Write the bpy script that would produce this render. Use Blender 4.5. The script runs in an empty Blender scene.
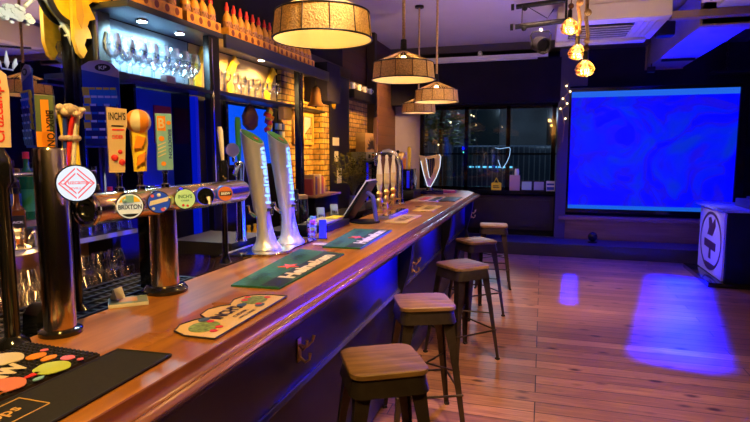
import bpy, bmesh, math, random
from mathutils import Matrix, Vector
random.seed(7)
C = bpy.context.scene.collection
PI = math.pi
ORD = ['first','second','third','fourth','fifth','sixth','seventh','eighth','ninth','tenth','eleventh','twelfth','thirteenth','fourteenth','fifteenth','sixteenth','seventeenth','eighteenth']

# ------------------------------------------------------------------ materials
MATS = {}
def mat(name, col, rough=.5, metal=0., emit=None, es=0., coat=0., noise=0., nscale=20., stretch=(1,1,1), bump=0., trans=0., spec=None):
    if name in MATS: return MATS[name]
    m = bpy.data.materials.new(name); m.use_nodes = True
    nt = m.node_tree; b = nt.nodes['Principled BSDF']
    b.inputs['Base Color'].default_value = (*col, 1)
    b.inputs['Roughness'].default_value = rough
    b.inputs['Metallic'].default_value = metal
    b.inputs['Coat Weight'].default_value = coat
    b.inputs['Coat Roughness'].default_value = .12
    if spec is not None: b.inputs['Specular IOR Level'].default_value = spec
    if trans: b.inputs['Transmission Weight'].default_value = trans
    if emit: 
        b.inputs['Emission Color'].default_value = (*emit, 1); b.inputs['Emission Strength'].default_value = es
    if noise or bump:
        tc = nt.nodes.new('ShaderNodeTexCoord'); mp = nt.nodes.new('ShaderNodeMapping')
        mp.inputs['Scale'].default_value = stretch
        nz = nt.nodes.new('ShaderNodeTexNoise'); nz.inputs['Scale'].default_value = nscale; nz.inputs['Detail'].default_value = 5
        nt.links.new(tc.outputs['Object'], mp.inputs[0]); nt.links.new(mp.outputs[0], nz.inputs['Vector'])
        if noise:
            r = nt.nodes.new('ShaderNodeValToRGB')
            r.color_ramp.elements[0].position = .3; r.color_ramp.elements[1].position = .7
            r.color_ramp.elements[0].color = (*[c*(1-noise) for c in col], 1)
            r.color_ramp.elements[1].color = (*[min(1, c*(1+noise)) for c in col], 1)
            nt.links.new(nz.outputs['Fac'], r.inputs[0]); nt.links.new(r.outputs[0], b.inputs['Base Color'])
        if bump:
            bp = nt.nodes.new('ShaderNodeBump'); bp.inputs['Strength'].default_value = bump; bp.inputs['Distance'].default_value = .01
            nt.links.new(nz.outputs['Fac'], bp.inputs['Height']); nt.links.new(bp.outputs[0], b.inputs['Normal'])
    MATS[name] = m; return m

def glassy(name, tint=(1,1,1), gl=.75, base=.10, rough=.03):
    m = bpy.data.materials.new(name); m.use_nodes = True; nt = m.node_tree
    for n in list(nt.nodes): nt.nodes.remove(n)
    o = nt.nodes.new('ShaderNodeOutputMaterial'); mx = nt.nodes.new('ShaderNodeMixShader')
    t = nt.nodes.new('ShaderNodeBsdfTransparent'); t.inputs[0].default_value = (*tint,1)
    g = nt.nodes.new('ShaderNodeBsdfGlossy'); g.inputs['Roughness'].default_value = rough; g.inputs[0].default_value = (1,1,1,1)
    lw = nt.nodes.new('ShaderNodeLayerWeight'); lw.inputs[0].default_value = .35
    mr = nt.nodes.new('ShaderNodeMapRange'); mr.inputs[3].default_value = base; mr.inputs[4].default_value = gl
    nt.links.new(lw.outputs['Facing'], mr.inputs[0]); nt.links.new(mr.outputs[0], mx.inputs[0])
    nt.links.new(t.outputs[0], mx.inputs[1]); nt.links.new(g.outputs[0], mx.inputs[2]); nt.links.new(mx.outputs[0], o.inputs[0])
    MATS[name] = m; return m

def nd(nt, t, **k):
    n = nt.nodes.new(t)
    for a, v in k.items(): setattr(n, a, v)
    return n

def wood_planks(name, c1, c2, plank_w, plank_l, along='x', rough=.3, coat=0., knots=True, gap=.012):
    m = bpy.data.materials.new(name); m.use_nodes = True; nt = m.node_tree; b = nt.nodes['Principled BSDF']
    tc = nd(nt,'ShaderNodeTexCoord'); mp = nd(nt,'ShaderNodeMapping')
    if along == 'y': mp.inputs['Rotation'].default_value = (0,0,PI/2)
    if along == 'z': mp.inputs['Rotation'].default_value = (0,PI/2,PI/2)
    nt.links.new(tc.outputs['Object'], mp.inputs[0])
    br = nd(nt,'ShaderNodeTexBrick'); br.inputs['Scale'].default_value = 1; br.offset = .37; br.offset_frequency = 3; br.squash = 1
    br.inputs['Brick Width'].default_value = plank_l; br.inputs['Row Height'].default_value = plank_w
    br.inputs['Mortar Size'].default_value = gap*.25; br.inputs['Mortar Smooth'].default_value = .3
    br.inputs['Color1'].default_value = (*c1,1); br.inputs['Color2'].default_value = (*c2,1); br.inputs['Mortar'].default_value = (.035,.016,.008,1)
    nt.links.new(mp.outputs[0], br.inputs['Vector'])
    mp2 = nd(nt,'ShaderNodeMapping'); mp2.inputs['Scale'].default_value = (1.2,22,22)
    nt.links.new(mp.outputs[0], mp2.inputs[0])
    nz = nd(nt,'ShaderNodeTexNoise'); nz.inputs['Scale'].default_value = 2.; nz.inputs['Detail'].default_value = 6; nz.inputs['Roughness'].default_value = .65
    nt.links.new(mp2.outputs[0], nz.inputs['Vector'])
    r = nd(nt,'ShaderNodeValToRGB'); r.color_ramp.elements[0].position=.3; r.color_ramp.elements[0].color=(.42,.36,.32,1); r.color_ramp.elements[1].position=.65; r.color_ramp.elements[1].color=(1,1,1,1)
    nt.links.new(nz.outputs['Fac'], r.inputs[0])
    mx = nd(nt,'ShaderNodeMix', data_type='RGBA', blend_type='MULTIPLY'); mx.inputs[0].default_value = 1
    nt.links.new(br.outputs['Color'], mx.inputs[6]); nt.links.new(r.outputs[0], mx.inputs[7])
    out = mx.outputs[2]
    if knots:
        mp3 = nd(nt,'ShaderNodeMapping'); mp3.inputs['Scale'].default_value = (3.0,6.2,1)
        nt.links.new(mp.outputs[0], mp3.inputs[0])
        vo = nd(nt,'ShaderNodeTexVoronoi'); vo.inputs['Scale'].default_value = 1
        nt.links.new(mp3.outputs[0], vo.inputs['Vector'])
        kr = nd(nt,'ShaderNodeValToRGB'); kr.color_ramp.elements[0].position=.07; kr.color_ramp.elements[0].color=(.18,.1,.06,1); kr.color_ramp.elements[1].position=.20; kr.color_ramp.elements[1].color=(1,1,1,1)
        nt.links.new(vo.outputs['Distance'], kr.inputs[0])
        m2 = nd(nt,'ShaderNodeMix', data_type='RGBA', blend_type='MULTIPLY'); m2.inputs[0].default_value = 1
        nt.links.new(out, m2.inputs[6]); nt.links.new(kr.outputs[0], m2.inputs[7]); out = m2.outputs[2]
    nt.links.new(out, b.inputs['Base Color'])
    rr = nd(nt,'ShaderNodeMapRange'); rr.inputs[3].default_value = rough*.7; rr.inputs[4].default_value = rough*1.5
    nt.links.new(nz.outputs['Fac'], rr.inputs[0]); nt.links.new(rr.outputs[0], b.inputs['Roughness'])
    bp = nd(nt,'ShaderNodeBump'); bp.inputs['Strength'].default_value=.35; bp.inputs['Distance'].default_value=.004
    nt.links.new(br.outputs['Fac'], bp.inputs['Height']); bp.invert = True
    nt.links.new(bp.outputs[0], b.inputs['Normal'])
    b.inputs['Coat Weight'].default_value = coat; b.inputs['Coat Roughness'].default_value = .15
    MATS[name] = m; return m

def grain(name, c1, c2, axis=1, rough=.22, coat=.5, s=1.):
    m = bpy.data.materials.new(name); m.use_nodes = True; nt = m.node_tree; b = nt.nodes['Principled BSDF']
    tc = nd(nt,'ShaderNodeTexCoord'); mp = nd(nt,'ShaderNodeMapping')
    sc = [14*s]*3; sc[axis] = 1.1*s; mp.inputs['Scale'].default_value = sc
    nt.links.new(tc.outputs['Object'], mp.inputs[0])
    nz = nd(nt,'ShaderNodeTexNoise'); nz.inputs['Scale'].default_value = 1.6; nz.inputs['Detail'].default_value = 7; nz.inputs['Distortion'].default_value = .2
    nt.links.new(mp.outputs[0], nz.inputs['Vector'])
    r = nd(nt,'ShaderNodeValToRGB'); r.color_ramp.elements[0].position=.32; r.color_ramp.elements[0].color=(*c1,1); r.color_ramp.elements[1].position=.68; r.color_ramp.elements[1].color=(*c2,1)
    nt.links.new(nz.outputs['Fac'], r.inputs[0]); nt.links.new(r.outputs[0], b.inputs['Base Color'])
    n2 = nd(nt,'ShaderNodeTexNoise'); n2.inputs['Scale'].default_value = 5; nt.links.new(tc.outputs['Object'], n2.inputs['Vector'])
    mr = nd(nt,'ShaderNodeMapRange'); mr.inputs[3].default_value=rough*.7; mr.inputs[4].default_value=rough*1.4
    nt.links.new(n2.outputs['Fac'], mr.inputs[0]); nt.links.new(mr.outputs[0], b.inputs['Roughness'])
    b.inputs['Coat Weight'].default_value = coat; b.inputs['Coat Roughness'].default_value = .18
    MATS[name] = m; return m

def brickmat(name, c1, c2, mortar, bw=.215, rh=.075):
    m = bpy.data.materials.new(name); m.use_nodes = True; nt = m.node_tree; b = nt.nodes['Principled BSDF']
    tc = nd(nt,'ShaderNodeTexCoord'); mp = nd(nt,'ShaderNodeMapping')
    # bricks lie in the YZ plane of the wall: u = y, v = z
    sx = nd(nt,'ShaderNodeSeparateXYZ'); cx = nd(nt,'ShaderNodeCombineXYZ')
    nt.links.new(tc.outputs['Object'], sx.inputs[0])
    ad = nd(nt,'ShaderNodeMath', operation='ADD'); nt.links.new(sx.outputs[0], ad.inputs[0]); nt.links.new(sx.outputs[1], ad.inputs[1])
    nt.links.new(ad.outputs[0], cx.inputs[0]); nt.links.new(sx.outputs[2], cx.inputs[1])
    br = nd(nt,'ShaderNodeTexBrick'); br.inputs['Scale'].default_value=1; br.inputs['Brick Width'].default_value=bw; br.inputs['Row Height'].default_value=rh
    br.inputs['Mortar Size'].default_value=.007; br.inputs['Color1'].default_value=(*c1,1); br.inputs['Color2'].default_value=(*c2,1); br.inputs['Mortar'].default_value=(*mortar,1)
    nt.links.new(cx.outputs[0], br.inputs['Vector'])
    nz = nd(nt,'ShaderNodeTexNoise'); nz.inputs['Scale'].default_value=14; nz.inputs['Detail'].default_value=5
    nt.links.new(tc.outputs['Object'], nz.inputs['Vector'])
    r = nd(nt,'ShaderNodeValToRGB'); r.color_ramp.elements[0].position=.3; r.color_ramp.elements[0].color=(.4,.36,.3,1); r.color_ramp.elements[1].position=.7; r.color_ramp.elements[1].color=(1.,1.,1.,1)
    nt.links.new(nz.outputs['Fac'], r.inputs[0])
    mx = nd(nt,'ShaderNodeMix', data_type='RGBA', blend_type='MULTIPLY'); mx.inputs[0].default_value=1
    nt.links.new(br.outputs['Color'], mx.inputs[6]); nt.links.new(r.outputs[0], mx.inputs[7]); nt.links.new(mx.outputs[2], b.inputs['Base Color'])
    bp = nd(nt,'ShaderNodeBump'); bp.invert=True; bp.inputs['Strength'].default_value=.8; bp.inputs['Distance'].default_value=.012
    nt.links.new(br.outputs['Fac'], bp.inputs['Height']); nt.links.new(bp.outputs[0], b.inputs['Normal'])
    b.inputs['Roughness'].default_value=.85
    MATS[name]=m; return m

black   = mat('black_paint', (.008,.007,.009), .45, spec=.3)
blackg  = mat('black_gloss', (.008,.008,.010), .12, coat=.6)
rubber  = mat('black_rubber', (.012,.012,.013), .55, noise=.3, nscale=60)
navy    = mat('dark_navy_panel', (.022,.020,.060), .38, noise=.25, nscale=4)
darkwall= mat('charcoal_wall', (.011,.009,.011), .75, noise=.25, nscale=3, spec=.2)
darkwood= mat('dark_wood', (.030,.017,.011), .38, noise=.4, nscale=6, stretch=(8,8,1))
chrome  = mat('chrome', (.75,.74,.72), .10, 1.)
chromeb = mat('brushed_steel', (.72,.72,.70), .27, 1., noise=.1, nscale=30)
copper  = mat('bronzed_chrome', (.82,.60,.38), .20, 1.)
brass   = mat('brass', (.85,.56,.18), .30, .9)
gold    = mat('gold_paint', (.85,.52,.02), .40, .15, noise=.2, nscale=15)
steel   = mat('gunmetal', (.075,.055,.042), .33, .75, noise=.3, nscale=9)
white   = mat('white_enamel', (.8,.8,.8), .3)
cream   = mat('cream_enamel', (.78,.68,.48), .3)
paper   = mat('paper', (.75,.72,.66), .7)
offwall = mat('pale_plaster', (.27,.25,.28), .8, noise=.08, nscale=3)
ceilm   = mat('ceiling_paint', (.52,.45,.46), .75, noise=.10, nscale=1.2)
mirror  = mat('mirror_glass', (.72,.72,.74), .015, 1.)
frost   = mat('frosted_etching', (.62,.66,.56), .6)
rope    = mat('jute_rope', (.52,.33,.13), .85, noise=.35, nscale=90, bump=.6)
red     = mat('red_print', (.75,.03,.03), .4)
orange  = mat('orange_print', (.90,.30,.02), .4)
yellow  = mat('yellow_print', (.92,.65,.04), .4)
green   = mat('green_print', (.03,.26,.07), .45)
dkgreen = mat('dark_green_mat', (.012,.11,.045), .6, noise=.3, nscale=80)
limeg   = mat('lime_print', (.50,.62,.08), .5)
pink    = mat('pink_print', (.80,.16,.25), .5)
skyb    = mat('light_blue_print', (.25,.55,.72), .45)
royal   = mat('royal_blue_print', (.02,.06,.45), .4)
purple  = mat('lilac_print', (.40,.28,.65), .4)
lettw   = mat('white_lettering', (.85,.85,.85), .4)
lettk   = mat('black_lettering', (.01,.01,.01), .4)
brown   = mat('brown_leather', (.12,.05,.02), .5, noise=.4, nscale=30)
amber   = mat('amber_liquor', (.14,.04,.006), .1, coat=.5)
greenb  = mat('green_bottle_glass', (.01,.12,.03), .06, coat=.8)
darkb   = mat('dark_bottle_glass', (.02,.01,.006), .06, coat=.8)
foliage = mat('dried_foliage', (.07,.07,.015), .8, noise=.5, nscale=40)
glass   = glassy('clear_glass', (.96,.97,.98), .9, .14, .06)
pane_g  = glassy('window_glass', (.75,.80,.82), .6, .06)
floorm  = wood_planks('floor_boards', (.52,.25,.13), (.26,.11,.055), .150, 2.4, 'x', .42, gap=.016)
plankm  = wood_planks('wall_boards', (.13,.055,.022), (.07,.030,.014), .16, 3.5, 'z', .5, knots=False)
barwood = grain('varnished_bar_wood', (.24,.080,.010), (.46,.18,.022), 1, .30, .0, .9)
barwood.node_tree.nodes['Principled BSDF'].inputs['Specular IOR Level'].default_value=.35
lipwood = grain('bar_rail_wood', (.15,.040,.010), (.28,.085,.018), 1, .20, .9)
seatwood= grain('stool_seat_wood', (.12,.060,.018), (.27,.145,.045), 0, .5, .0, 2.2)
palewood= grain('pale_board', (.30,.17,.09), (.46,.27,.15), 0, .5, .0)
bricks  = brickmat('old_bricks', (.66,.42,.14), (.36,.20,.07), (.13,.09,.05), .19, .062)
wicker = mat('woven_wicker', (.55,.36,.13), .8, noise=.55, nscale=130, bump=.8)
def add_translucent(m, col, fac):
    nt=m.node_tree; b=nt.nodes['Principled BSDF']; o=nt.nodes['Material Output']
    tr=nt.nodes.new('ShaderNodeBsdfTranslucent'); tr.inputs[0].default_value=(*col,1); mx=nt.nodes.new('ShaderNodeMixShader'); mx.inputs[0].default_value=fac
    nt.links.new(b.outputs[0],mx.inputs[1]); nt.links.new(tr.outputs[0],mx.inputs[2]); nt.links.new(mx.outputs[0],o.inputs[0])
add_translucent(wicker,(.8,.5,.18),.22)
liner   = mat('lamp_lining', (.85,.70,.42), .8); add_translucent(liner,(.85,.7,.42),.45)
card    = mat('orange_cardboard', (.82,.38,.04), .6, noise=.2, nscale=25)
acm     = mat('cream_air_conditioner', (.62,.55,.45), .45)
duct    = mat('painted_duct', (.36,.34,.38), .55, noise=.08, nscale=4)
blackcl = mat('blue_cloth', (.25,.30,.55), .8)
def emis(name, col, s):
    return mat(name, (.0,.0,.0), .5, emit=col, es=s)
bulbm   = emis('glowing_filament', (1.,.55,.16), 5.)
ledw    = emis('cold_white_led', (.75,.92,1.), 30.)
ledwarm = emis('warm_led', (1.,.80,.50), 26.)
hkglow  = emis('glowing_letter', (.18,.38,1.), 3.2)
harpglow= emis('glowing_edge', (.75,.85,1.), 1.3)
lensw   = emis('lit_white_badge', (.85,.90,1.), 1.0)
lensr   = emis('lit_red_badge', (.95,.12,.14), 1.0)

# ------------------------------------------------------------------ mesh builder
class MB:
    def __init__(s): s.bm = bmesh.new(); s.M = Matrix.Identity(4); s.mi = 0; s.smooth = False
    def at(s, x=0, y=0, z=0, rz=0, rx=0, ry=0):
        s.M = Matrix.Translation((x,y,z)) @ Matrix.Rotation(rz,4,'Z') @ Matrix.Rotation(ry,4,'Y') @ Matrix.Rotation(rx,4,'X'); return s
    def v(s, p): return s.bm.verts.new(s.M @ Vector(p))
    def f(s, vs):
        try: f = s.bm.faces.new(vs)
        except ValueError: return None
        f.material_index = s.mi; f.smooth = s.smooth; return f
    def box(s, x0,y0,z0,x1,y1,z1, bev=0, taper=1.):
        cx, cy = (x0+x1)/2, (y0+y1)/2
        P = [(x0,y0,z0),(x1,y0,z0),(x1,y1,z0),(x0,y1,z0)]
        Q = [(cx+(x-cx)*taper, cy+(y-cy)*taper, z1) for x,y,_ in P]
        v = [s.v(p) for p in P+Q]
        fs = [s.f([v[i] for i in q]) for q in ((3,2,1,0),(4,5,6,7),(0,1,5,4),(1,2,6,5),(2,3,7,6),(3,0,4,7))]
        if bev:
            es = list({e for f in fs for e in f.edges})
            r = bmesh.ops.bevel(s.bm, geom=es, offset=bev, segments=2, affect='EDGES', profile=.6)
            for f in r['faces']: f.material_index = s.mi
        return s
    def lathe(s, prof, seg=20, cap=True, sx=1., sy=1.):
        rings = []
        for r, z in prof:
            rings.append([s.v((r*sx*math.cos(2*PI*i/seg), r*sy*math.sin(2*PI*i/seg), z)) for i in range(seg)])
        sm = s.smooth; s.smooth = True
        for a, b in zip(rings, rings[1:]):
            for i in range(seg): s.f([a[i], a[(i+1)%seg], b[(i+1)%seg], b[i]])
        s.smooth = False
        if cap:
            if prof[0][0] > 1e-4: s.f(rings[0][::-1])
            if prof[-1][0] > 1e-4: s.f(rings[-1])
        s.smooth = sm; return s
    def loft(s, rings, cap=True, closed=True):
        R = [[s.v(p) for p in r] for r in rings]; n = len(R[0])
        for a, b in zip(R, R[1:]):
            for i in range(n if closed else n-1): s.f([a[i], a[(i+1)%n], b[(i+1)%n], b[i]])
        if cap: s.f(R[0][::-1]); s.f(R[-1])
        return s
    def tube(s, pts, r, seg=8, cap=True):
        pts = [Vector(p) for p in pts]; rs = r if isinstance(r,(list,tuple)) else [r]*len(pts)
        rings = []; up = None
        for i, p in enumerate(pts):
            d = (pts[min(i+1,len(pts)-1)] - pts[max(i-1,0)]).normalized()
            if up is None:
                up = Vector((0,0,1)) if abs(d.z) < .9 else Vector((1,0,0))
            a = d.cross(up).normalized(); b = a.cross(d).normalized(); up = b
            rings.append([p + (a*math.cos(2*PI*k/seg) + b*math.sin(2*PI*k/seg))*rs[i] for k in range(seg)])
        sm = s.smooth; s.smooth = True
        s.loft(rings, cap=False); s.smooth = sm
        if cap and len(rings) > 1:
            s.f([s.v(q) for q in rings[0][::-1]]); s.f([s.v(q) for q in rings[-1]])
        return s
    def prism(s, pts, t0, t1, plane='xz'):
        m = {'xz': lambda p,t:(p[0],t,p[1]), 'xy': lambda p,t:(p[0],p[1],t), 'yz': lambda p,t:(t,p[0],p[1])}[plane]
        a = [s.v(m(p,t0)) for p in pts]; b = [s.v(m(p,t1)) for p in pts]; n = len(pts)
        s.f(a[::-1]); s.f(b)
        for i in range(n): s.f([a[i], a[(i+1)%n], b[(i+1)%n], b[i]])
        return s
    def ball(s, r, c=(0,0,0), seg=16, sz=1.):
        n = 8; M = s.M.copy(); s.M = M @ Matrix.Translation(c)
        s.lathe([(max(r*math.sin(PI*i/n),1e-5), -r*sz*math.cos(PI*i/n)) for i in range(n+1)], seg, cap=False); s.M = M; return s
    def text(s, body, o, w, h, depth=.002, u=(1,0,0), v=(0,0,1), bold=.02):
        cu = bpy.data.curves.new('t','FONT'); cu.body = body; cu.offset = bold; cu.resolution_u = 3
        ob = bpy.data.objects.new('t', cu); C.objects.link(ob)
        dg = bpy.context.evaluated_depsgraph_get(); me = bpy.data.meshes.new_from_object(ob.evaluated_get(dg))
        xs = [q.co.x for q in me.vertices]; ys = [q.co.y for q in me.vertices]
        x0,x1,y0,y1 = min(xs),max(xs),min(ys),max(ys)
        u = Vector(u).normalized(); v = Vector(v).normalized(); n = u.cross(v); o = Vector(o)
        vs = [s.v(o + u*((q.co.x-x0)/(x1-x0)-.5)*w + v*((q.co.y-y0)/(y1-y0)-.5)*h + n*depth) for q in me.vertices]
        for p in me.polygons: s.f([vs[i] for i in p.vertices])
        bpy.data.objects.remove(ob); bpy.data.curves.remove(cu); bpy.data.meshes.remove(me); return s
    def build(s, name, mats, parent=None, label=None, cat=None, group=None, kind=None, loc=(0,0,0), rz=0):
        bmesh.ops.recalc_face_normals(s.bm, faces=s.bm.faces[:]) if not getattr(s,'keep',False) else None
        me = bpy.data.meshes.new(name); s.bm.to_mesh(me); s.bm.free()
        for m in (mats if isinstance(mats,(list,tuple)) else [mats]): me.materials.append(m)
        try: me.set_sharp_from_angle(angle=math.radians(40))
        except Exception: pass
        o = bpy.data.objects.new(name, me); C.objects.link(o); o.location = loc; o.rotation_euler = (0,0,rz)
        if parent: o.parent = parent
        tag(o, label, cat, group, kind); return o

def tag(o, label=None, cat=None, group=None, kind=None):
    if label: o['label'] = label
    if cat: o['category'] = cat
    if group: o['group'] = group
    if kind: o['kind'] = kind
    return o
def thing(name, label, cat, loc=(0,0,0), rz=0, group=None):
    o = bpy.data.objects.new(name, None); C.objects.link(o); o.location = loc; o.rotation_euler = (0,0,rz)
    o.empty_display_size = .05
    return tag(o, label, cat, group)
def dup(root, loc, rz=None, label=None, group=None, parent=None):
    c = root.copy(); C.objects.link(c)
    if parent is not None: c.parent = parent
    else:
        c.location = loc
        if rz is not None: c.rotation_euler = (0,0,rz)
        if label: c['label'] = label
        if group: c['group'] = group
    for ch in list(root.children): dup(ch, None, parent=c)
    return c
def struct(name, mb, m): return mb.build(name, m, kind='structure')
def circ(r, n=24, cx=0, cy=0, sx=1, sy=1): return [(cx+r*sx*math.cos(2*PI*i/n), cy+r*sy*math.sin(2*PI*i/n)) for i in range(n)]

# ------------------------------------------------------------------ the room
XL, XR, YN, YF, ZC = -2.6, 4.2, -2.5, 9.75, 3.42
struct('floor', MB().box(XL-.1,YN-.1,-.1,XR+.1,YF+.15,0), floorm)
struct('ceiling', MB().box(XL-.1,YN-.1,ZC,XR+.1,YF+.15,ZC+.1), ceilm)
struct('wall_right', MB().box(XR,YN,0,XR+.1,YF,ZC), darkwall)
struct('wall_near', MB().box(XL,YN-.1,0,XR,YN,ZC), darkwall)
# left wall: dark run behind the bar, board-clad run at the far end
struct('wall_left', MB().box(XL-.1,YN,0,XL,7.0,ZC), darkwall)
struct('wall_left_boards', MB().box(XL-.1,7.0,0,XL,YF,ZC), plankm)
# far wall round the window opening
WX0, WX1, WZ0, WZ1 = -2.12, .20, .98, 2.43
b = MB(); b.box(XL,YF,0,WX1+.02,YF+.15,WZ0); b.box(WX0-.02,YF,WZ1,WX1+.02,YF+.15,ZC); b.box(WX1+.02,YF,0,XR,YF+.15,ZC)
struct('wall_far', b, darkwall)
struct('wall_far_pale', MB().box(XL,YF,WZ0,WX0-.02,YF+.15,ZC), offwall)
# window frame and three panes
fr = bpy.data.objects.new('window_1', None); C.objects.link(fr); fr['kind'] = 'structure'; fr.location = (0,YF+.04,0)
b = MB()
b.box(WX0-.02,-.03,WZ0,WX1+.02,.05,WZ0+.05); b.box(WX0-.02,-.03,WZ1-.05,WX1+.02,.05,WZ1)
for x in (WX0, -1.32, -.60, WX1-.05): b.box(x-.02,-.03,WZ0,x+.05,.05,WZ1)
b.build('window_frame', blackg, fr)
for x0, x1 in ((WX0+.05,-1.34),(-1.27,-.62),(-.55,WX1-.07)):
    MB().box(x0,.005,WZ0+.05,x1,.012,WZ1-.05).build('window_pane', pane_g, fr)
MB().box(WX0-.05,-.14,WZ0-.05,WX1+.05,-.031,WZ0).build('window_sill', blackg, fr)
b = MB(); b.box(WX0+.0,YF-.03,.30,WX1,YF,.88); b.box(WX0+.06,YF-.045,.36,WX1-.06,YF-.03,.82)
struct('trim_1', b, mat('dark_panelling',(.028,.020,.020),.45))
# deep header over the window, pier, roller-shutter box lines
struct('trim_2', MB().box(XL,YF-.30,2.46,.24,YF,3.16), darkwall)
struct('trim_3', MB().box(XL,YF-.34,3.30,2.9,YF,ZC), mat('cornice',(.07,.055,.05),.6))
struct('trim_4', MB().box(.22,YF-.22,.2,.385,YF,3.3).box(.385,YF-.12,2.72,.66,YF,3.3), mat('pier_paint',(.09,.08,.10),.5))
# stage
struct('floor_stage', MB().box(XL,8.93,0,XR,YF,.20,bev=.006), mat('stage_paint',(.05,.05,.07),.35,coat=.2))

# ------------------------------------------------------------------ beyond the window
struct('ground_outside', MB().box(-9,YF+.15,-.3,6,22,-.1), mat('asphalt',(.04,.04,.045),.6))
t = thing('street_building', 'dim building across the street beyond the railings', 'building', (-2,20,-.1))
MB().box(-8,0,0,7,.5,7).build('facade', mat('facade',(.10,.11,.13),.8,noise=.4,nscale=1), t)
for i,(x,z) in enumerate(((-5,2.6),(-2.6,2.6),(0,2.6),(2.6,2.6))):
    f = MB().box(x-.5,-.06,z-.7,x+.5,-.01,z+.7).build('window', mat('shop_window',(.02,.03,.04),.1), t)
t = thing('iron_railing', 'dark iron railing with upright bars outside the window', 'railing', (-1,12.2,-.1))
b = MB(); b.box(-4,-.02,1.68,3,.02,1.72); b.box(-4,-.02,.5,3,.02,.54)
b.build('rail', black, t)
b = MB()
for i in range(64): b.at(-3.9+i*.11,0,.1); b.box(-.012,-.012,0,.012,.012,1.72); b.box(-.02,-.02,1.72,.02,.02,1.80,taper=.1)
b.at(); b.build('bars', mat('pale_iron',(.16,.20,.24),.4), t)
t = thing('street_tree', 'leafy tree with small lights behind the left window pane', 'tree', (-2.3,12.9,-.1))
MB().tube([(0,0,0),(.05,0,1.2),(0,0,2.4),(.1,0,3.2)],[.12,.10,.08,.04]).build('trunk', brown, t)
b = MB()
for i in range(700):
    a = random.uniform(0,2*PI); r = random.uniform(.1,.85); z = 2.7+random.uniform(-.8,.9)
    b.at(r*math.cos(a), r*math.sin(a), z, random.uniform(0,6), random.uniform(0,6)); b.box(-.05,-.002,-.025,.05,.002,.025)
b.at(); b.build('leaves', mat('tree_leaves',(.10,.16,.05),.6), t)
b = MB()
for i in range(14):
    a = random.uniform(PI,2*PI); r=.8; b.at(r*math.cos(a), r*math.sin(a), 2.6+random.uniform(-.7,.6)); b.ball(.018,seg=6)
b.at(); b.build('string_light', emis('tree_light',(1,.75,.35),5), t)
for i,(x,z,c) in enumerate(((-1.63,1.62,'green'),)):
    tag(MB().ball(.03).build('street_light', emis('green_lamp',(.1,1,.6),4), None, loc=(x*1.15,13.5,z+.0)), 'small green light outside, %s of the window'%('left half' if i==0 else 'right end'), 'light')
t = thing('van', 'dark van roofline with lit blue strip parked beyond the railing', 'vehicle', (-1.0,14.6,-.1))
b = MB(); b.box(-1.2,-.8,.35,1.3,.8,1.9,bev=.12); b.build('body', mat('van_paint',(.03,.05,.09),.3), t)
for x in (-.8,.8): 
    b = MB(); b.at(x,-.8,.35,rx=PI/2); b.lathe([(.34,-.1),(.36,0),(.34,.1)]); b.build('wheel', rubber, t)
b = MB()
for k in range(7): b.box(-.75+k*.16,-.83,1.35,-.65+k*.16,-.8,1.39)
b.build('light_strip', emis('cyan_strip',(.15,.65,1.),2.2), t)

# ------------------------------------------------------------------ window sill things
t = thing('warning_sign', 'small yellow warning sign leaning on the window sill', 'sign', (-.76,YF-.06,WZ0+.001))
b = MB(); b.prism([(-.085,0),(.085,0),(.085,.12),(.04,.14),(0,.22),(-.04,.14),(-.085,.12)],-.006,.006); b.build('board', yellow, t)
b = MB(); b.prism([(-.035,.13),(.035,.13),(0,.195)],-.010,-.0065); b.box(-.055,-.010,.035,.055,-.0065,.05); b.box(-.055,-.010,.065,.04,-.0065,.08); b.build('symbol', lettk, t)
b = MB(); b.box(-.085,-.03,0,.085,.03,.26,bev=.006); o = b.build('collection_box', mat('pink_card',(.50,.28,.28),.6), loc=(-.45,YF-.06,WZ0+.001)); tag(o,'pinkish upright box on the window sill beside the yellow sign','box')
b = MB(); b.lathe([(.035,0),(.04,.05),(.03,.11)]); tag(b.build('paper_cup', paper, loc=(-.42,YF-.06,WZ0+.263)),'small pale cup standing on top of the pinkish box','cup')
for i,(x,c,l) in enumerate(((-.20,'green_notice','pale green framed card on the window sill'),(.00,'grey_notice','plain grey framed card on the window sill'))):
    t = thing('framed_card', l, 'card', (x-.05,YF-.07,WZ0+.001))
    MB().box(-.095,-.008,0,.095,.008,.17,bev=.003).build('frame', black, t)
    MB().box(-.08,-.012,.015,.08,-.0085,.155).build('print', mat(c,(.35,.50,.42) if i==0 else (.33,.33,.36),.5), t)
t = thing('framed_card', 'blue and white framed card at the right end of the sill', 'card', (.14,YF-.07,WZ0+.001))
MB().box(-.07,-.008,0,.07,.008,.17,bev=.003).build('frame', white, t)
b = MB(); b.box(-.06,-.012,.02,.06,-.0085,.07); b.box(-.06,-.012,.10,.06,-.0085,.13); b.build('print', royal, t)
# harp neon in the window
def harp_outline(w,h):
    return [(-.5*w,.98*h),(-.2*w,.93*h),(.15*w,.97*h),(.42*w,1.0*h),(.5*w,.93*h),(.46*w,.6*h),(.3*w,.3*h),(.05*w,0),(-.1*w,.02*h),(-.28*w,.4*h),(-.42*w,.8*h)]
t = thing('window_harp_sign', 'blue glowing harp outline hanging in the middle window', 'sign', (-.67,YF-.02,1.36))
o2 = harp_outline(.26,.36)
MB().tube([(x,0,z) for x,z in o2[:-1]], .004, 6).build('neon_tube', emis('harp_neon',(.35,.6,1.),1.6), t)
MB().tube([(-.05,.01,.35),(-.05,.01,1.02)], .002, 4).build('hanging_wire', black, t)

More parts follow.
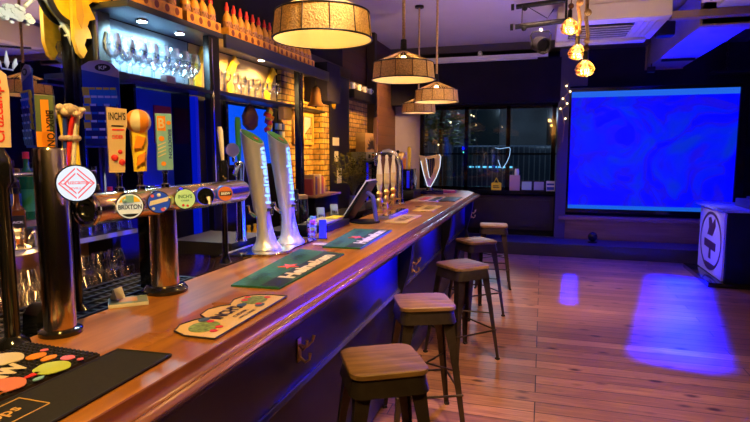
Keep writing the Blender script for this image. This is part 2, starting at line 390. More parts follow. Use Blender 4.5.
# white fluorescent batten on the header
t = thing('strip_light', 'long unlit white strip light above the window header', 'light fitting', (-.85,YF-.40,3.16))
MB().box(-1.1,-.04,.0,.88,.04,.06,bev=.008).build('housing', white, t)
MB().box(-1.04,-.02,-.03,.72,.02,0,bev=.008).build('diffuser', paper, t)
MB().box(-1.0,.04,.01,.8,.10,.05).build('bracket', black, t)
MB().lathe([(.03,0),(.045,.04),(.02,.08)]).build('sensor', white, loc=(-1.05,YF-.38,3.222),label='small white detector on top of the strip light',cat='sensor')

# ------------------------------------------------------------------ projection screen
def screen_mat():
    m = bpy.data.materials.new('projected_image'); m.use_nodes = True; nt = m.node_tree; b = nt.nodes['Principled BSDF']
    tc = nd(nt,'ShaderNodeTexCoord'); nz = nd(nt,'ShaderNodeTexNoise'); nz.inputs['Scale'].default_value=1.3; nz.inputs['Detail'].default_value=2.5; nz.inputs['Distortion'].default_value=1.8
    nt.links.new(tc.outputs['Object'], nz.inputs['Vector'])
    r = nd(nt,'ShaderNodeValToRGB'); cr = r.color_ramp
    cr.elements[0].position=.30; cr.elements[0].color=(.0,.022,.62,1)
    cr.elements[1].position=.72; cr.elements[1].color=(.0,.0,1.,1)
    e = cr.elements.new(.46); e.color=(.0,.006,.92,1)
    e = cr.elements.new(.50); e.color=(.008,.003,.72,1)
    e = cr.elements.new(.54); e.color=(.0,.002,.98,1)
    nt.links.new(nz.outputs['Fac'], r.inputs[0]); nt.links.new(r.outputs[0], b.inputs['Emission Color'])
    b.inputs['Emission Strength'].default_value = 1.0; b.inputs['Base Color'].default_value=(.02,.02,.03,1); b.inputs['Roughness'].default_value=.6
    return m
t = thing('projection_screen', 'large screen glowing deep blue on the far wall', 'screen', (1.62,YF-.13,.71))
MB().box(-1.20,-.02,0,1.19,0,1.90).build('screen_surface', screen_mat(), t)
MB().box(-1.20,-.024,1.81,1.19,-.021,1.90).build('top_band', emis('screen_band',(.02,.16,.95),.8), t, label='paler blue band')
MB().box(-1.20,-.024,.0,1.19,-.021,.06).build('bottom_band', emis('screen_band2',(.01,.14,.85),.8), t, label='paler blue band')
b = MB(); b.box(-1.28,-.05,-.06,-1.20,0.005,1.96); b.box(1.19,-.05,-.06,1.31,.005,1.96); b.box(-1.20,-.05,1.90,1.19,.005,1.96); b.box(-1.20,-.05,-.06,1.19,.005,0)
b.build('frame', blackg, t)
# boards under the screen
b = MB(); b.box(.30,YF-.20,.20,2.95,YF-.02,.59,bev=.01); b.box(.28,YF-.23,.52,2.97,YF-.20,.585,bev=.004)
tag(b.build('timber_plinth', palewood), 'long pale timber board below the blue screen on the stage', 'timber plinth')
# floor ball lamp on stage
t = thing('stage_uplighter', 'small round black lamp on the stage below the screen', 'lamp', (.80,9.25,.20))
MB().lathe([(.07,0),(.07,.015),(.03,.02),(.03,.03)]).build('base', black, t)
b = MB(); b.ball(.075,(0,0,.095)); b.build('head', blackg, t)
# chain and shelf at right of far wall
t = thing('hanging_chain', 'thin chain hanging at the right above the blue screen', 'chain', (2.62,YF-.12,2.86))
b = MB()
for k in range(9):
    b.at(0,0,.03+k*.055,(k%2)*PI/2); b.tube([(.014*math.cos(a),0,.034*math.sin(a)) for a in [2*PI*i/10 for i in range(11)]], .004, 5)
b.at(); b.build('link', steel, t)
tag(MB().box(2.4,YF-.3,2.82,3.3,YF-.02,2.85).build('hanging_bar', black), 'thin shelf bar hung on the chain right of the screen', 'shelf')
# fairy lights beside screen
t = thing('fairy_lights', 'short string of warm fairy lights on the pier left of the screen', 'fairy lights', (.30,YF-.25,1.9))
pts = [(.06,0,.85),(.03,-.01,.78),(.07,-.02,.70),(.0,-.01,.62),(.04,-.01,.50),(-.03,0,.42),(.02,0,.2),(.0,0,-.1)]
MB().tube(pts, .008, 6).build('cable', rope, t)
b = MB()
for p in ((.03,-.03,.80),(.09,-.03,.71),(-.02,-.03,.60),(.05,-.03,.52),(-.05,-.03,.44),(.03,-.03,.28)): b.ball(.012,p,8)
b.build('bulb', emis('fairy_bulb',(1,.7,.3),9), t)

# ------------------------------------------------------------------ DJ booth
t = thing('dj_booth', 'black booth with white oval emblem panel on its side', 'booth', (2.13,7.43,0))
MB().box(.02,0,.06,1.5,1.15,.92,bev=.006).build('body', mat('booth_black',(.004,.004,.005),.6,spec=.15), t)
MB().box(-.16,-.03,0,1.5,1.2,.06,bev=.006).build('plinth', blackg, t)
MB().box(-.005,.05,.07,.019,1.10,.90).build('side_panel', mat('panel_white',(.62,.56,.60),.5), t)
b = MB()   # emblem on the side panel (normal towards -x)
def ring_yz(b, cy, cz, ry, rz_, w, x0, x1, n=40):
    P = [(cy+ry*math.cos(2*PI*i/n), cz+rz_*math.sin(2*PI*i/n)) for i in range(n)]; Q = [(cy+(ry-w)*math.cos(2*PI*i/n), cz+(rz_-w)*math.sin(2*PI*i/n)) for i in range(n)]
    for i in range(n):
        j=(i+1)%n; b.prism([P[i],P[j],Q[j],Q[i]], x0, x1, 'yz')
ring_yz(b,.57,.49,.46,.38,.035,-.010,-.0055)
b.prism([(.34,.38),(.82,.40),(.82,.50),(.34,.48)],-.012,-.0055,'yz')
b.prism([(.50,.56),(.38,.70),(.42,.80),(.52,.72),(.60,.80),(.70,.78),(.66,.66),(.72,.56)],-.009,-.0055,'yz')
b.prism([(.54,.40),(.60,.40),(.62,.26),(.52,.26)],-.009,-.0055,'yz')
b.prism([(.28,.20),(.86,.20),(.72,.14),(.57,.12),(.42,.14)],-.009,-.0055,'yz')
b.build('emblem', mat('emblem_ink',(.09,.03,.04),.5), t)
MB().box(-.06,-.05,.921,1.5,1.2,.95,bev=.006).build('top_cloth', blackcl, t)
t = thing('dj_mixer', 'low dark equipment case under blue light on the booth top', 'mixer', (2.75,7.65,.951))
MB().box(-.35,-.12,0,.7,.45,.10,bev=.015).build('case', mat('equipment_shell',(.12,.13,.2),.35), t)
MB().box(-.25,.02,.101,.6,.38,.13,bev=.01).build('lid', mat('equipment_lid',(.16,.18,.28),.35), t)
for k in range(5): MB().at(-.2+k*.12,-.08,.101).lathe([(.018,0),(.014,.02)],12).build('knob', chrome, t)

# ------------------------------------------------------------------ bar counter
t = thing('bar_counter', 'long varnished wooden bar counter with moulded edge and dark front', 'bar counter')
topP = [(-1.42,-1.5),(-.86,-1.5),(-.86,7.32),(-.98,7.66),(-1.55,7.98),(-2.02,8.05),(-2.02,7.3),(-1.42,7.1)]
MB().prism(topP, 1.055, 1.10, 'xy').build('worktop', barwood, t)
def sweep(b, path, prof):
    path=[Vector((*p,0)) for p in path]; rings=[]
    for i,p in enumerate(path):
        d0=(p-path[i-1]).normalized() if i else None; d1=(path[i+1]-p).normalized() if i<len(path)-1 else None
        if d0 is None: d0=d1
        if d1 is None: d1=d0
        n0=Vector((d0.y,-d0.x,0)); n1=Vector((d1.y,-d1.x,0)); n=(n0+n1).normalized(); n*=1/max(.3,n.dot(n0))
        rings.append([p+n*o+Vector((0,0,z)) for o,z in prof])
    b.smooth=True; b.loft(rings); b.smooth=False
edge = [(-.86,-1.5),(-.86,7.32),(-.98,7.66),(-1.55,7.98),(-2.02,8.05)]
prof = [(0,1.03),(0,1.1005),(.004,1.1025),(.008,1.101),(.012,1.092),(.017,1.080),(.025,1.070),(.035,1.065),(.044,1.067),(.052,1.075),(.062,1.080),(.072,1.077),(.078,1.068),(.076,1.057),(.066,1.048),(.060,1.036),(.045,1.026),(.030,1.02)]
b = MB(); sweep(b, edge, prof); b.build('edge_moulding', lipwood, t)
MB().prism([(-1.40,-1.5),(-.97,-1.5),(-.97,7.28),(-1.07,7.58),(-1.6,7.88),(-2.0,7.94),(-2.0,7.36),(-1.40,7.16)], 0, 1.054, 'xy').build('carcass', black, t)
b = MB(); sweep(b, [(-.969,-1.5),(-.969,7.28),(-1.07,7.58),(-1.6,7.88)], [(0,.69),(.03,.69),(.03,1.02),(0,1.04)]); b.build('upper_panel', navy, t)
b = MB(); sweep(b, [(-.969,-1.5),(-.969,7.28),(-1.07,7.58),(-1.6,7.88)], [(0,.66),(.045,.665),(.05,.675),(.04,.689),(0,.689)]); b.build('dado_rail', mat('rail_gloss',(.10,.08,.09),.2,coat=.6), t)
b = MB(); sweep(b, [(-.969,-1.5),(-.969,7.28),(-1.07,7.58),(-1.6,7.88)], [(0,.02),(.03,.02),(.03,.14),(.02,.16),(0,.16)]); b.build('kickboard', navy, t)
for y in (3.66,5.36,7.06):
    b = MB(); b.prism([(-.938,.40),(-.905,.42),(-.885,.50),(-.895,.58),(-.915,.64),(-.895,.72),(-.868,.80),(-.850,.90),(-.840,1.00),(-.938,1.00)], y-.045, y+.045, 'xz')
    b.build('corbel', black, t)
def coat_hook(y, lab):
    h = thing('coat_hook', lab, 'hook', (-.9385 if y<3 else -.83,y,.83 if y<3 else .84), PI/2*0)
    b = MB(); b.at(0,0,0); b.box(0,-.018,-.05,.006,.018,.05,bev=.002); b.build('backplate', brass, h)
    for dy in (-.03,.03):
        MB().tube([(.004,0,.02),(.03,dy*.6,.01),(.05,dy,.03),(.055,dy*1.2,.055)],[.006,.006,.005,.007]).build('prong', brass, h)
    MB().tube([(.004,0,-.03),(.03,0,-.05),(.05,0,-.035),(.052,0,-.01)],[.006,.006,.005,.008]).build('prong', brass, h)
    return h
coat_hook(1.985,'brass coat hook on the dark bar front nearest the camera')
h=coat_hook(3.64,'brass coat hook on a bar corbel behind the second stool'); h.location=(-.866,3.72,.84)
for ch in h.children: pass
h=coat_hook(7.06,'brass coat hook near the far end of the bar front'); h.location=(-.866,7.08,.84)

# ------------------------------------------------------------------ bar stools
def make_stool():
    s = thing('bar_stool','', 'stool', (0,0,0))
    n=28; a=.165; rr=.055
    def rsq(a, rr, k=6):
        P=[]
        for cx,cy,s0 in ((a-rr,a-rr,0),(-a+rr,a-rr,1),(-a+rr,-a+rr,2),(a-rr,-a+rr,3)):
            for i in range(k+1): P.append((cx+rr*math.cos(PI/2*(s0+i/k)), cy+rr*math.sin(PI/2*(s0+i/k))))
        return P
    b = MB(); b.loft([[(x,y,z) for x,y in rsq(aa,rr)] for aa,z in ((a-.003,.735),(a,.738),(a,.756),(a-.004,.760))]); b.build('seat', seatwood, s)
    b = MB(); b.loft([[(x,y,z) for x,y in rsq(aa,rr)] for aa,z in ((a+.004,.660),(a-.004,.700),(a-.008,.730),(a-.004,.7345))]); b.build('apron', steel, s)
    top=.148; bot=.215
    for sx,sy in ((1,1),(-1,1),(-1,-1),(1,-1)):
        b = MB(); rings=[]
        for z,w in ((.665,.052),(.45,.034),(.2,.026),(.012,.020)):
            k=(.665-z)/.665; c=top+(bot-top)*k; th=.004
            ox,oy=sx*c,sy*c
            # angle-section leg: L profile
            P=[(ox,oy),(ox-sx*w*1.25,oy),(ox-sx*w*1.25,oy-sy*th),(ox-sx*th*2,oy-sy*th*2),(ox-sx*th,oy-sy*w*1.25),(ox,oy-sy*w*1.25)]
            rings.append([(x,y,z) for x,y in P])
        b.loft(rings); lg=b.build('leg', steel, s)
        b = MB(); b.box(sx*bot-.014-sx*.010,sy*bot-.014-sy*.010,0,sx*bot+.014-sx*.010,sy*bot+.014-sy*.010,.0155); b.build('foot', rubber, lg)
    c=.192
    for (x0,y0,x1,y1) in ((c,c,-c,c),(-c,c,-c,-c),(-c,-c,c,-c),(c,-c,c,c)):
        MB().tube([(x0,y0,.24),(x1,y1,.24)],.007,8).build('footrest_bar', steel, s)
    c2=.176
    b=MB(); b.tube([(c2,c2,.36),(-c2,-c2,.36)],.006,6); b.build('cross_brace', steel, s)
    b=MB(); b.tube([(-c2,c2,.375),(c2,-c2,.375)],.006,6); b.build('cross_brace', steel, s)
    return s
st = make_stool()
SP=[(-.63,2.17,30,'bar stool nearest the camera, its whole wooden seat lit warm'),(-.655,3.13,24,'second bar stool from the camera, with a small dark hole in its seat'),
    (-.585,4.28,46,'third bar stool from the camera, turned corner-on to the bar'),(-.62,5.50,40,'fourth bar stool from the camera, partly hidden by the third'),(-.55,6.76,6,'farthest bar stool, standing alone near the stage end')]
for i,(x,y,r,l) in enumerate(SP):
    o = st if i==0 else dup(st,(0,0,0))
    o.location=(x,y,0); o.rotation_euler=(0,0,math.radians(r)); o['label']=l; o['group']='bar stools along the bar'

# ------------------------------------------------------------------ pendant lamps
def make_pendant():
    p = thing('pendant_lamp','','lamp')
    R=.215
    # z=0 is the top of the bulb holder; band from -.20 to -.32
    b = MB(); n=48
    def ringp(r,z): return [(r*math.cos(2*PI*i/n), r*math.sin(2*PI*i/n), z) for i in range(n)]
    b.keep=True; b.smooth=True
    b.loft([ringp(R-.012,-.10),ringp(R,-.21)],cap=False); sh=b.build('shade', wicker, p)
    b=MB(); b.keep=True; b.smooth=True; b.loft([ringp(R-.016,-.10),ringp(R-.004,-.21)],cap=False); b.build('lining', liner, sh)
    b=MB()
    for r,z in ((R-.012,-.10),(R,-.21)):
        b.tube([(r*math.cos(2*PI*i/n),r*math.sin(2*PI*i/n),z) for i in range(n+1)],.004,6,cap=False)
    for i in range(12):
        a=2*PI*i/12; b.tube([((R-.009)*math.cos(a),(R-.009)*math.sin(a),-.10),((R+.003)*math.cos(a),(R+.003)*math.sin(a),-.21)],.0022,5)
    b.build('hoop', black, sh)
    b=MB()
    for i in range(28):
        a=2*PI*i/28; b.tube([(.018*math.cos(a),.018*math.sin(a),-.02),((R-.012)*math.cos(a),(R-.012)*math.sin(a),-.10)],.0028,5)
    b.build('spoke', rope, sh)
    b=MB(); b.lathe([(.010,.06),(.02,.055),(.022,.0),(.024,-.03),(.020,-.05)],14); b.build('lamp_holder', black, p)
    b=MB(); b.lathe([(.012,-.05),(.02,-.065),(.030,-.095),(.028,-.12),(.012,-.145),(.001,-.148)],14); b.build('bulb', emis('warm_bulb',(1.,.62,.26),9.), p)
    b=MB(); b.tube([(0,0,.055),(0,0,1.055)],.011,8); b.build('rope_cord', rope, p)
    b=MB(); b.lathe([(.055,1.055),(.055,1.08),(.02,1.0845)],20); b.build('ceiling_rose', black, p)
    return p
pp = make_pendant()
PEND=[(-.93,2.26,'largest wicker pendant lamp, nearest the camera, over the beer taps'),(-.92,3.66,'second wicker pendant lamp from the camera, bulb showing between its spokes'),
      (-1.01,5.34,'third wicker pendant lamp from the camera, right of the others'),(-1.50,6.75,'farthest wicker pendant lamp, smallest and partly behind another')]
ZP=2.335
for i,(x,y,l) in enumerate(PEND):
    o = pp if i==0 else dup(pp,(0,0,0)); o.location=(x,y,ZP+.0); o['label']=l; o['group']='wicker pendant lamps over the bar'

# ------------------------------------------------------------------ rope bulbs by the screen
def make_cage():
    p = thing('rope_bulb','','lamp')
    b=MB(); b.lathe([(.008,.10),(.014,.09),(.016,.045),(.02,.04)],12); b.build('lamp_holder', black, p)
    b=MB(); b.lathe([(.012,.04),(.03,.025),(.052,.0),(.060,-.02),(.054,-.045),(.03,-.062),(.001,-.066)],18,cap=False); b.build('globe', glassy('amber_glass',(1.,.82,.5),.6,.15) , p)
    b=MB()
    for k in range(6):
        a=2*PI*k/6; b.tube([(.016*math.cos(a),.016*math.sin(a),.028),(.02*math.cos(a+.3),.02*math.sin(a+.3),-.03)],.0028,5)
    b.tube([(.03*math.cos(x),.03*math.sin(x),-.012) for x in [2*PI*i/14 for i in range(15)]],.0035,5)
    b.build('filament', bulbm, p)
    b=MB()
    for z,r in ((0.0,.054),(-.02,.062),(-.045,.056)): b.tube([(r*math.cos(x),r*math.sin(x),z) for x in [2*PI*i/18 for i in range(19)]],.0022,5)
    for k in range(8):
        a=2*PI*k/8; b.tube([(r*math.cos(a),r*math.sin(a),z) for r,z in ((.02,.035),(.045,.012),(.062,-.02),(.045,-.055),(.01,-.066))],.002,5)
    b.build('wire_cage', brass, p)
    return p
cg = make_cage()
for i,(x,y,z,l) in enumerate(((.145,4.03,2.50,'uppermost of the three rope-hung amber bulbs'),(.205,4.13,2.345,'middle of the three rope-hung amber bulbs'),(.245,3.90,2.20,'lowest of the three rope-hung amber bulbs'))):
    o = cg if i==0 else dup(cg,(0,0,0)); o.location=(x,y,z); o['label']=l; o['group']='three amber bulbs on ropes'
    L=ZC-z
    b=MB(); b.tube([(0,0,.095),(.012,0,.2),(-.004,.01,.3),(.008,0,L*.6),(0,0,L-.001)],.012 if i else .004,8)
    for q in ((.12,.02),(.30,.024)):
        if i or q[0]<.2: b.ball(q[1],(.005,0,q[0]+.02*i),8)
    b.build('rope', rope if i else brown, o)

# ------------------------------------------------------------------ lighting bars, par can, AC, ducts
for z,y,l in ((3.165,6.14,'upper black lighting bar fixed below the ceiling'),(2.94,6.05,'lower black lighting bar carrying the spotlight')):
    t = thing('lighting_bar', l, 'lighting bar', (-.1,y,z))
    b=MB(); b.tube([(-.22,0,0),(.27,.0,.03)],.026,10); b.build('pipe', black, t)
    b=MB(); b.at(-.24,0,0,ry=PI/2); b.lathe([(.012,-.03),(.034,-.03),(.034,.0),(.012,.0)],12); b.at(-.13,0,-.02); b.ball(.028); b.at(); b.build('clamp', black, t)
    b=MB(); b.tube([(.28,0,0),(.28,0,ZC-z-.001)],.012,8); b.build('drop_rod', black, t)
tag(MB().tube([(-.25,5.98,2.96),(-.25,5.98,3.14)],.004,5).tube([(-.23,5.98,3.14),(.0,5.98,2.99),(.06,5.98,3.08)],.004,5).build('power_cable', black),'thin black cable slung between the two lighting bars','cable')
t = thing('stage_spotlight', 'black round spotlight hanging from the lower lighting bar', 'spotlight', (-.06,6.05,2.745))
b=MB(); b.tube([(-.09,0,0),(-.10,0,.10),(-.08,0,.135),(.08,0,.135),(.10,0,.10),(.09,0,0)],.008,6); b.build('yoke', black, t)
b=MB(); b.at(0,0,0,rz=.5,rx=PI/2+.35); b.lathe([(.04,-.11),(.075,-.07),(.082,.0),(.082,.08),(.070,.08),(.060,.03)],20); b.at(); b.build('can', black, t)
MB().box(-.015,-.015,.136,.015,.015,.165).build('clamp', white, t)
# air conditioner
t = thing('air_conditioner', 'cream ceiling air conditioner with slatted grille', 'air conditioner', (.10,6.22,2.99))
MB().box(0,0,.0,1.09,1.20,.17,bev=.02).build('housing', acm, t)
MB().box(.08,.02,.171,.80,1.1,.429).build('ceiling_mount', acm, t)
MB().box(.14,.20,-.004,.78,.92,-.0005).build('grille_recess', mat('grille_dark',(.05,.04,.04),.6), t)
b=MB()
for k in range(6): b.at(0,.25+k*.122,-.016,0,.35); b.box(.15,-.036,-.004,.77,.036,.004)
b.at(); b.build('grille_slats', acm, t)
b=MB()
for k in range(4): b.box(.80+k*.06,.16,-.012,.83+k*.06,.95,-.0005)
b.build('side_vent', acm, t)
b=MB(); b.box(.0,1.02,-.035,1.02,1.2,-.001,bev=.008); b.build('air_outlet', acm, t)
# duct running to the far wall
t = thing('ceiling_duct', 'large square duct lit blue underneath running to the far wall', 'duct', (0,6.5,2.94))
MB().box(1.52,0,0,2.02,3.24,.42,bev=.004).build('casing', duct, t)
b=MB()
b.box(1.50,3.18,-.012,2.04,3.2,.42); b.build('flange', mat('flange',(.42,.33,.25),.5), t); MB().box(1.50,0,-.012,2.04,.03,.42).build('flange', MATS['flange'], t)
b=MB(); b.box(1.56,2.2,-.03,1.98,2.26,-.0005); b.build('seam_strap', black, t)
tag(MB().box(1.2,6.30,2.98,4.2,6.42,3.05).build('ceiling_beam', mat('tan_beam',(.30,.20,.13),.5)), 'narrow tan beam crossing in front of the square duct', 'beam')
t = thing('ceiling_unit', 'blue lit box unit hanging at the top right corner', 'duct', (1.50,4.9,3.02))
MB().box(.05,0,0,1.5,1.25,.39,bev=.01).build('casing', duct, t)
MB().box(-.12,.3,.02,.049,1.1,.30,bev=.006).build('end_box', acm, t)
MB().tube([(-.08,.9,.0),(-.12,.7,-.03),(-.02,.5,-.04),(.04,.3,-.01)],.015,6).build('hose', black, t)
t = thing('spot_bracket', 'small black light clamped at the duct end near the screen', 'spotlight', (1.48,9.0,2.80))
MB().box(-.05,-.05,.0,.05,.05,.08,bev=.01).build('can', black, t); MB().tube([(0,0,.08),(0,0,.13)],.01).build('stem', black, t)
t = thing('ceiling_speaker', 'small black speaker on the ceiling behind the hanging bulbs', 'speaker', (.62,7.9,3.05))
MB().box(-.14,-.1,0,.14,.1,.16,bev=.03).build('cabinet', black, t); MB().tube([(0,0,.16),(0,0,.369)],.012).build('stem', black, t)
t = thing('ceiling_speaker', 'small black speaker between air conditioner and square duct', 'speaker', (1.36,7.5,3.02))
MB().box(-.10,-.1,0,.10,.1,.18,bev=.03).build('cabinet', black, t); MB().tube([(0,0,.18),(0,0,.399)],.012).build('stem', black, t)

# ------------------------------------------------------------------ back bar furniture
t = thing('back_counter', 'dark back bar counter along the left wall', 'counter', (0,0,0))
MB().box(-2.59,.2,0,-2.12,7.0,.83).build('carcass', black, t)
MB().box(-2.59,.2,.831,-2.08,7.0,.86,bev=.004).build('top', mat('counter_top',(.10,.045,.018),.25,coat=.4), t)
t = thing('low_shelf', 'low shelf with pale front edge holding small tumblers', 'shelf')
MB().box(-2.59,.6,1.17,-2.25,2.60,1.20).build('board', black, t)
MB().box(-2.2495,.6,1.175,-2.241,2.60,1.198).build('edge_strip', mat('edge_grey',(.25,.27,.30),.3), t)
for y in (.8,2.585): MB().box(-2.58,y-.012,.861,-2.40,y+.012,1.169).build('bracket', black, t)
t = thing('bottle_shelf', 'stepped shelf holding spirit bottles under the mirror', 'shelf')
MB().box(-2.58,.9,1.201,-2.44,2.60,1.30).build('step', darkwood, t)
MB().box(-2.439,.9,1.27,-2.43,2.60,1.30).build('edge_strip', brass, t)
tag(MB().tube([(-2.335,.8,1.535),(-2.335,2.40,1.535)],.011,10).tube([(-2.335,2.39,1.535),(-2.335,2.39,1.201)],.009,8).tube([(-2.335,.85,1.535),(-2.335,.85,1.201)],.009,8).build('bottle_rail', chrome), 'thin chrome rail running in front of the spirit bottles', 'rail')
# tall column
def column(y, r, x, z0, z1, lab):
    t = thing('gantry_column', lab, 'column', (x,y,z0)); H=z1-z0
    MB().lathe([(r,0),(r,H)],20).build('shaft', blackg, t)
    b=MB(); b.lathe([(r*1.05,H-.25),(r*1.05,H-.22),(r*1.2,H-.18)],20); b.lathe([(r*1.1,0),(r*1.1,.04),(r*1.0,.07)],20); b.build('collar', blackg, t)
tag(MB().box(-2.583,1.2,2.5605,-2.46,2.635,2.66,bev=.01).build('gantry_beam', blackg),'black beam over the column at the top left corner','beam')
column(2.545,.030,-2.553,1.3005,2.56,'round black column in front of the etched mirror')
def post(y0,y1,lab,x0=-2.334,x1=-2.283,z1=2.4615):
    t = thing('gantry_post', lab, 'post', (0,0,.8605)); 
    MB().box(x0,y0,0,x1,y1,z1-.8605,bev=.006).build('shaft', black, t)
    MB().box(x1,y0+.02,.4,x1+.008,y0+.035,z1-.8605-.02).build('chrome_strip', chrome, t); return t
post(2.61,2.75,'dark gantry post left of the lit glass shelf',-2.598,-2.50)
post(3.44,3.57,'dark gantry post between the two glass shelves')
post(4.93,5.03,'dark gantry post beside the brick wall')
tag(MB().box(-2.599,.5,.862,-2.592,2.60,1.165).build('splashback', mat('copper_board',(.42,.20,.07),.5,noise=.3,nscale=8)),'brown splashback behind the glasses below the low shelf','splashback')
tag(MB().box(-2.599,2.80,2.102,-2.592,3.62,2.460).build('added_back_panel', mat('cold_lit_backing',(.15,.19,.25),.4)),'added pale grey panel, cold light in its colour, behind the cold lit glasses','panel')  # panel added; the cold shelf light is put into its colour
tag(MB().box(-2.599,3.64,2.102,-2.592,5.05,2.460).build('added_back_panel', mat('warm_lit_backing',(.34,.22,.10),.5)),'added tan panel, warm light in its colour, behind the warm lit glasses','panel')  # panel added; the warm shelf light is put into its colour
# mirror
t = thing('etched_mirror', 'large wall mirror with white etched flowers and scrolls', 'mirror', (-2.599,0,0))
MB().box(0,.3,1.305,.012,2.605,3.3).build('mirror_pane', mirror, t)
b=MB()
def P(px,pz): return (.016,px,pz)
# y on mirror plane x=-2.6 : px 0 -> 2.11, px 72 -> 2.55 ; z at y 0 -> ~2.47, 60 -> 2.10
random.seed(3)
for k in range(60):
    a=random.uniform(0,2*PI); r=random.uniform(.0,.085); cy=2.20+r*1.3*math.cos(a); cz=2.335+r*.55*math.sin(a); rr=random.uniform(.006,.015)
    b.at(.013,0,0); b.prism(circ(rr,10,cy,cz,1.3,.8),0,.002+.0002*k,'yz')
b.at()
b.build('etched_flowers', frost, t)
b=MB()
def curve(pts,r=.009): b.tube([P(*p) for p in pts], r, 5)
curve([(2.26,2.39),(2.31,2.44),(2.36,2.47),(2.41,2.44),(2.47,2.37),(2.52,2.31),(2.55,2.24),(2.56,2.14)])
curve([(2.47,2.33),(2.50,2.36),(2.53,2.34),(2.53,2.30),(2.50,2.29)],.005)
curve([(2.56,2.14),(2.57,2.0),(2.56,1.88)],.007)
curve([(2.36,2.47),(2.34,2.51),(2.31,2.50),(2.32,2.47)],.006)
curve([(2.10,2.34),(2.07,2.28),(2.10,2.25),(2.13,2.28)],.007)
b.build('etched_scroll', frost, t)
b=MB(); b.at(.013,2.135,2.085)
for sx in (-1,0,1):
    b.prism([(sx*.03,-.03),(sx*.045+.012,.0),(sx*.05,.03+(.03 if sx==0 else 0)),(sx*.045-.012,.0)],0,.003+.001*sx,'yz')
b.prism([(-.03,-.035),(.03,-.035),(.03,-.028),(-.03,-.028)],0,.0045,'yz'); b.at()
b.build('etched_fleur', frost, t)
# gold fretwork
t = thing('gold_bracket', 'gold scrolled bracket right of the round black column', 'bracket', (-2.482,2.45,2.17))
pts=[(p*1.12,q*.86) for p,q in [(0,.45),(.0,.10),(.02,.02),(.05,-.01),(.075,.04),(.06,.075),(.075,.12),(.11,.13),(.10,.17),(.085,.20),(.10,.24),(.14,.26),(.12,.30),(.10,.34),(.13,.37),(.24,.38),(.26,.45)]]
MB().prism(pts,-.012,.012,'yz').build('fret', gold, t)
MB().prism([(.02,.42),(.02,.2),(.05,.15),(.07,.22),(.06,.3),(.09,.38)],.013,.017,'yz').build('raised_scroll', mat('gold_dark',(.62,.36,.03),.4), t)
t = thing('gold_spandrel', 'gold quarter arch with black rim left of the round column', 'bracket', (-2.555,2.512,2.259))
arc=[(-.125*math.cos(a)*1.2,.30-.20*math.sin(a)) for a in [PI/2*i/10 for i in range(11)]]
MB().prism([(0,.30)]+[(p[0],p[1]) for p in arc],-.012,.012,'yz').build('fret', gold, t)
b=MB(); b.tube([(0,p[0],p[1]) for p in arc],.016,8); b.build('rim', black, t)
# snack card
t = thing('snack_display_card', 'blue display card with rows of snack packets on the post', 'snack display', (-2.33,2.465,1.665),.45)
pts=[(-.09,0),(.10,0),(.10,.42),(.07,.455),(.01,.475),(-.05,.465),(-.09,.44)]
MB().prism(pts,0,.006).build('card', mat('snack_card_blue',(.02,.06,.42),.4), t)
b=MB(); b.prism([(-.09,.42),(.10,.38),(.10,.42),(.07,.455),(.01,.475),(-.05,.465),(-.09,.44)],-.003,-.0005); b.build('header', mat('snack_header',(.45,.36,.62),.5), t)
b=MB(); b.prism(circ(.034,18,.020,.432,1.2,.6),-.006,-.0035); b.build('logo_oval', lettk, t)
MB().text('KP',(.020,-.0062,.432),.040,.020,.0005).build('lettering', lettw, t)
for r in range(7):
    for c in range(5):
        b=MB(); b.at(-.070+c*.035+(r%2)*.006,-.004,.30-r*.044,0,.14); b.box(-.018,-.010,-.022,.018,0,.026,bev=.003)
        pk=b.build('packet', (yellow if c==0 and r<5 else mat('packet_blue',(.03,.22,.55),.3) if r<2 else mat('packet_navy',(.01,.03,.14),.3)), t)
        b=MB(); b.at(-.070+c*.035+(r%2)*.006,-.0155,.318-r*.044,0,.14); b.box(-.015,-.0015,-.005,.015,0,.007); b.build('band', (yellow if r==0 else lettw) if (c+r)%2 or r<2 else MATS['packet_blue'], pk)

MB().tube([(-.02,.003,.466),(.055,.03,.474)],.003,6).build('hanging_cord', rope, t)
# glass shelf & soffit
t = thing('glass_shelf', 'long upper shelf carrying glasses under the sauce crates', 'shelf')
MB().box(-2.49,2.575,2.07,-2.335,2.77,2.10).box(-2.575,2.7701,2.07,-2.335,5.06,2.10,bev=.003).build('board', mat('shelf_navy',(.02,.022,.05),.3), t)
t = thing('gantry_canopy', 'deep dark canopy shelf with spotlights above the glasses', 'shelf')
MB().box(-2.575,2.64,2.462,-2.27,5.62,2.50,bev=.003).build('board', mat('canopy',(.03,.032,.055),.35), t)
MB().box(-2.269,3.60,2.40,-2.24,5.62,2.50,bev=.008).build('cornice', mat('canopy',(0,0,0)), t)
for k,(y,m) in enumerate(((2.93,ledw),(3.30,ledw),(4.45,ledwarm))):
    b=MB(); b.lathe([(.035,-.012),(.04,0)],16); d=b.build('downlight', chrome, t); d.location=(-2.42,y,2.461)
    b=MB(); b.lathe([(.001,-.016),(.028,-.0155),(.028,-.0125),(.001,-.0122)],16); d2=b.build('lens', m, d)
tag(MB().box(-2.59,5.66,2.20,-2.28,6.05,2.62,bev=.005).build('gantry_end_box', mat('endbox_navy',(.012,.010,.03),.9,spec=.1)),'plain dark navy box at the far end of the canopy','box')
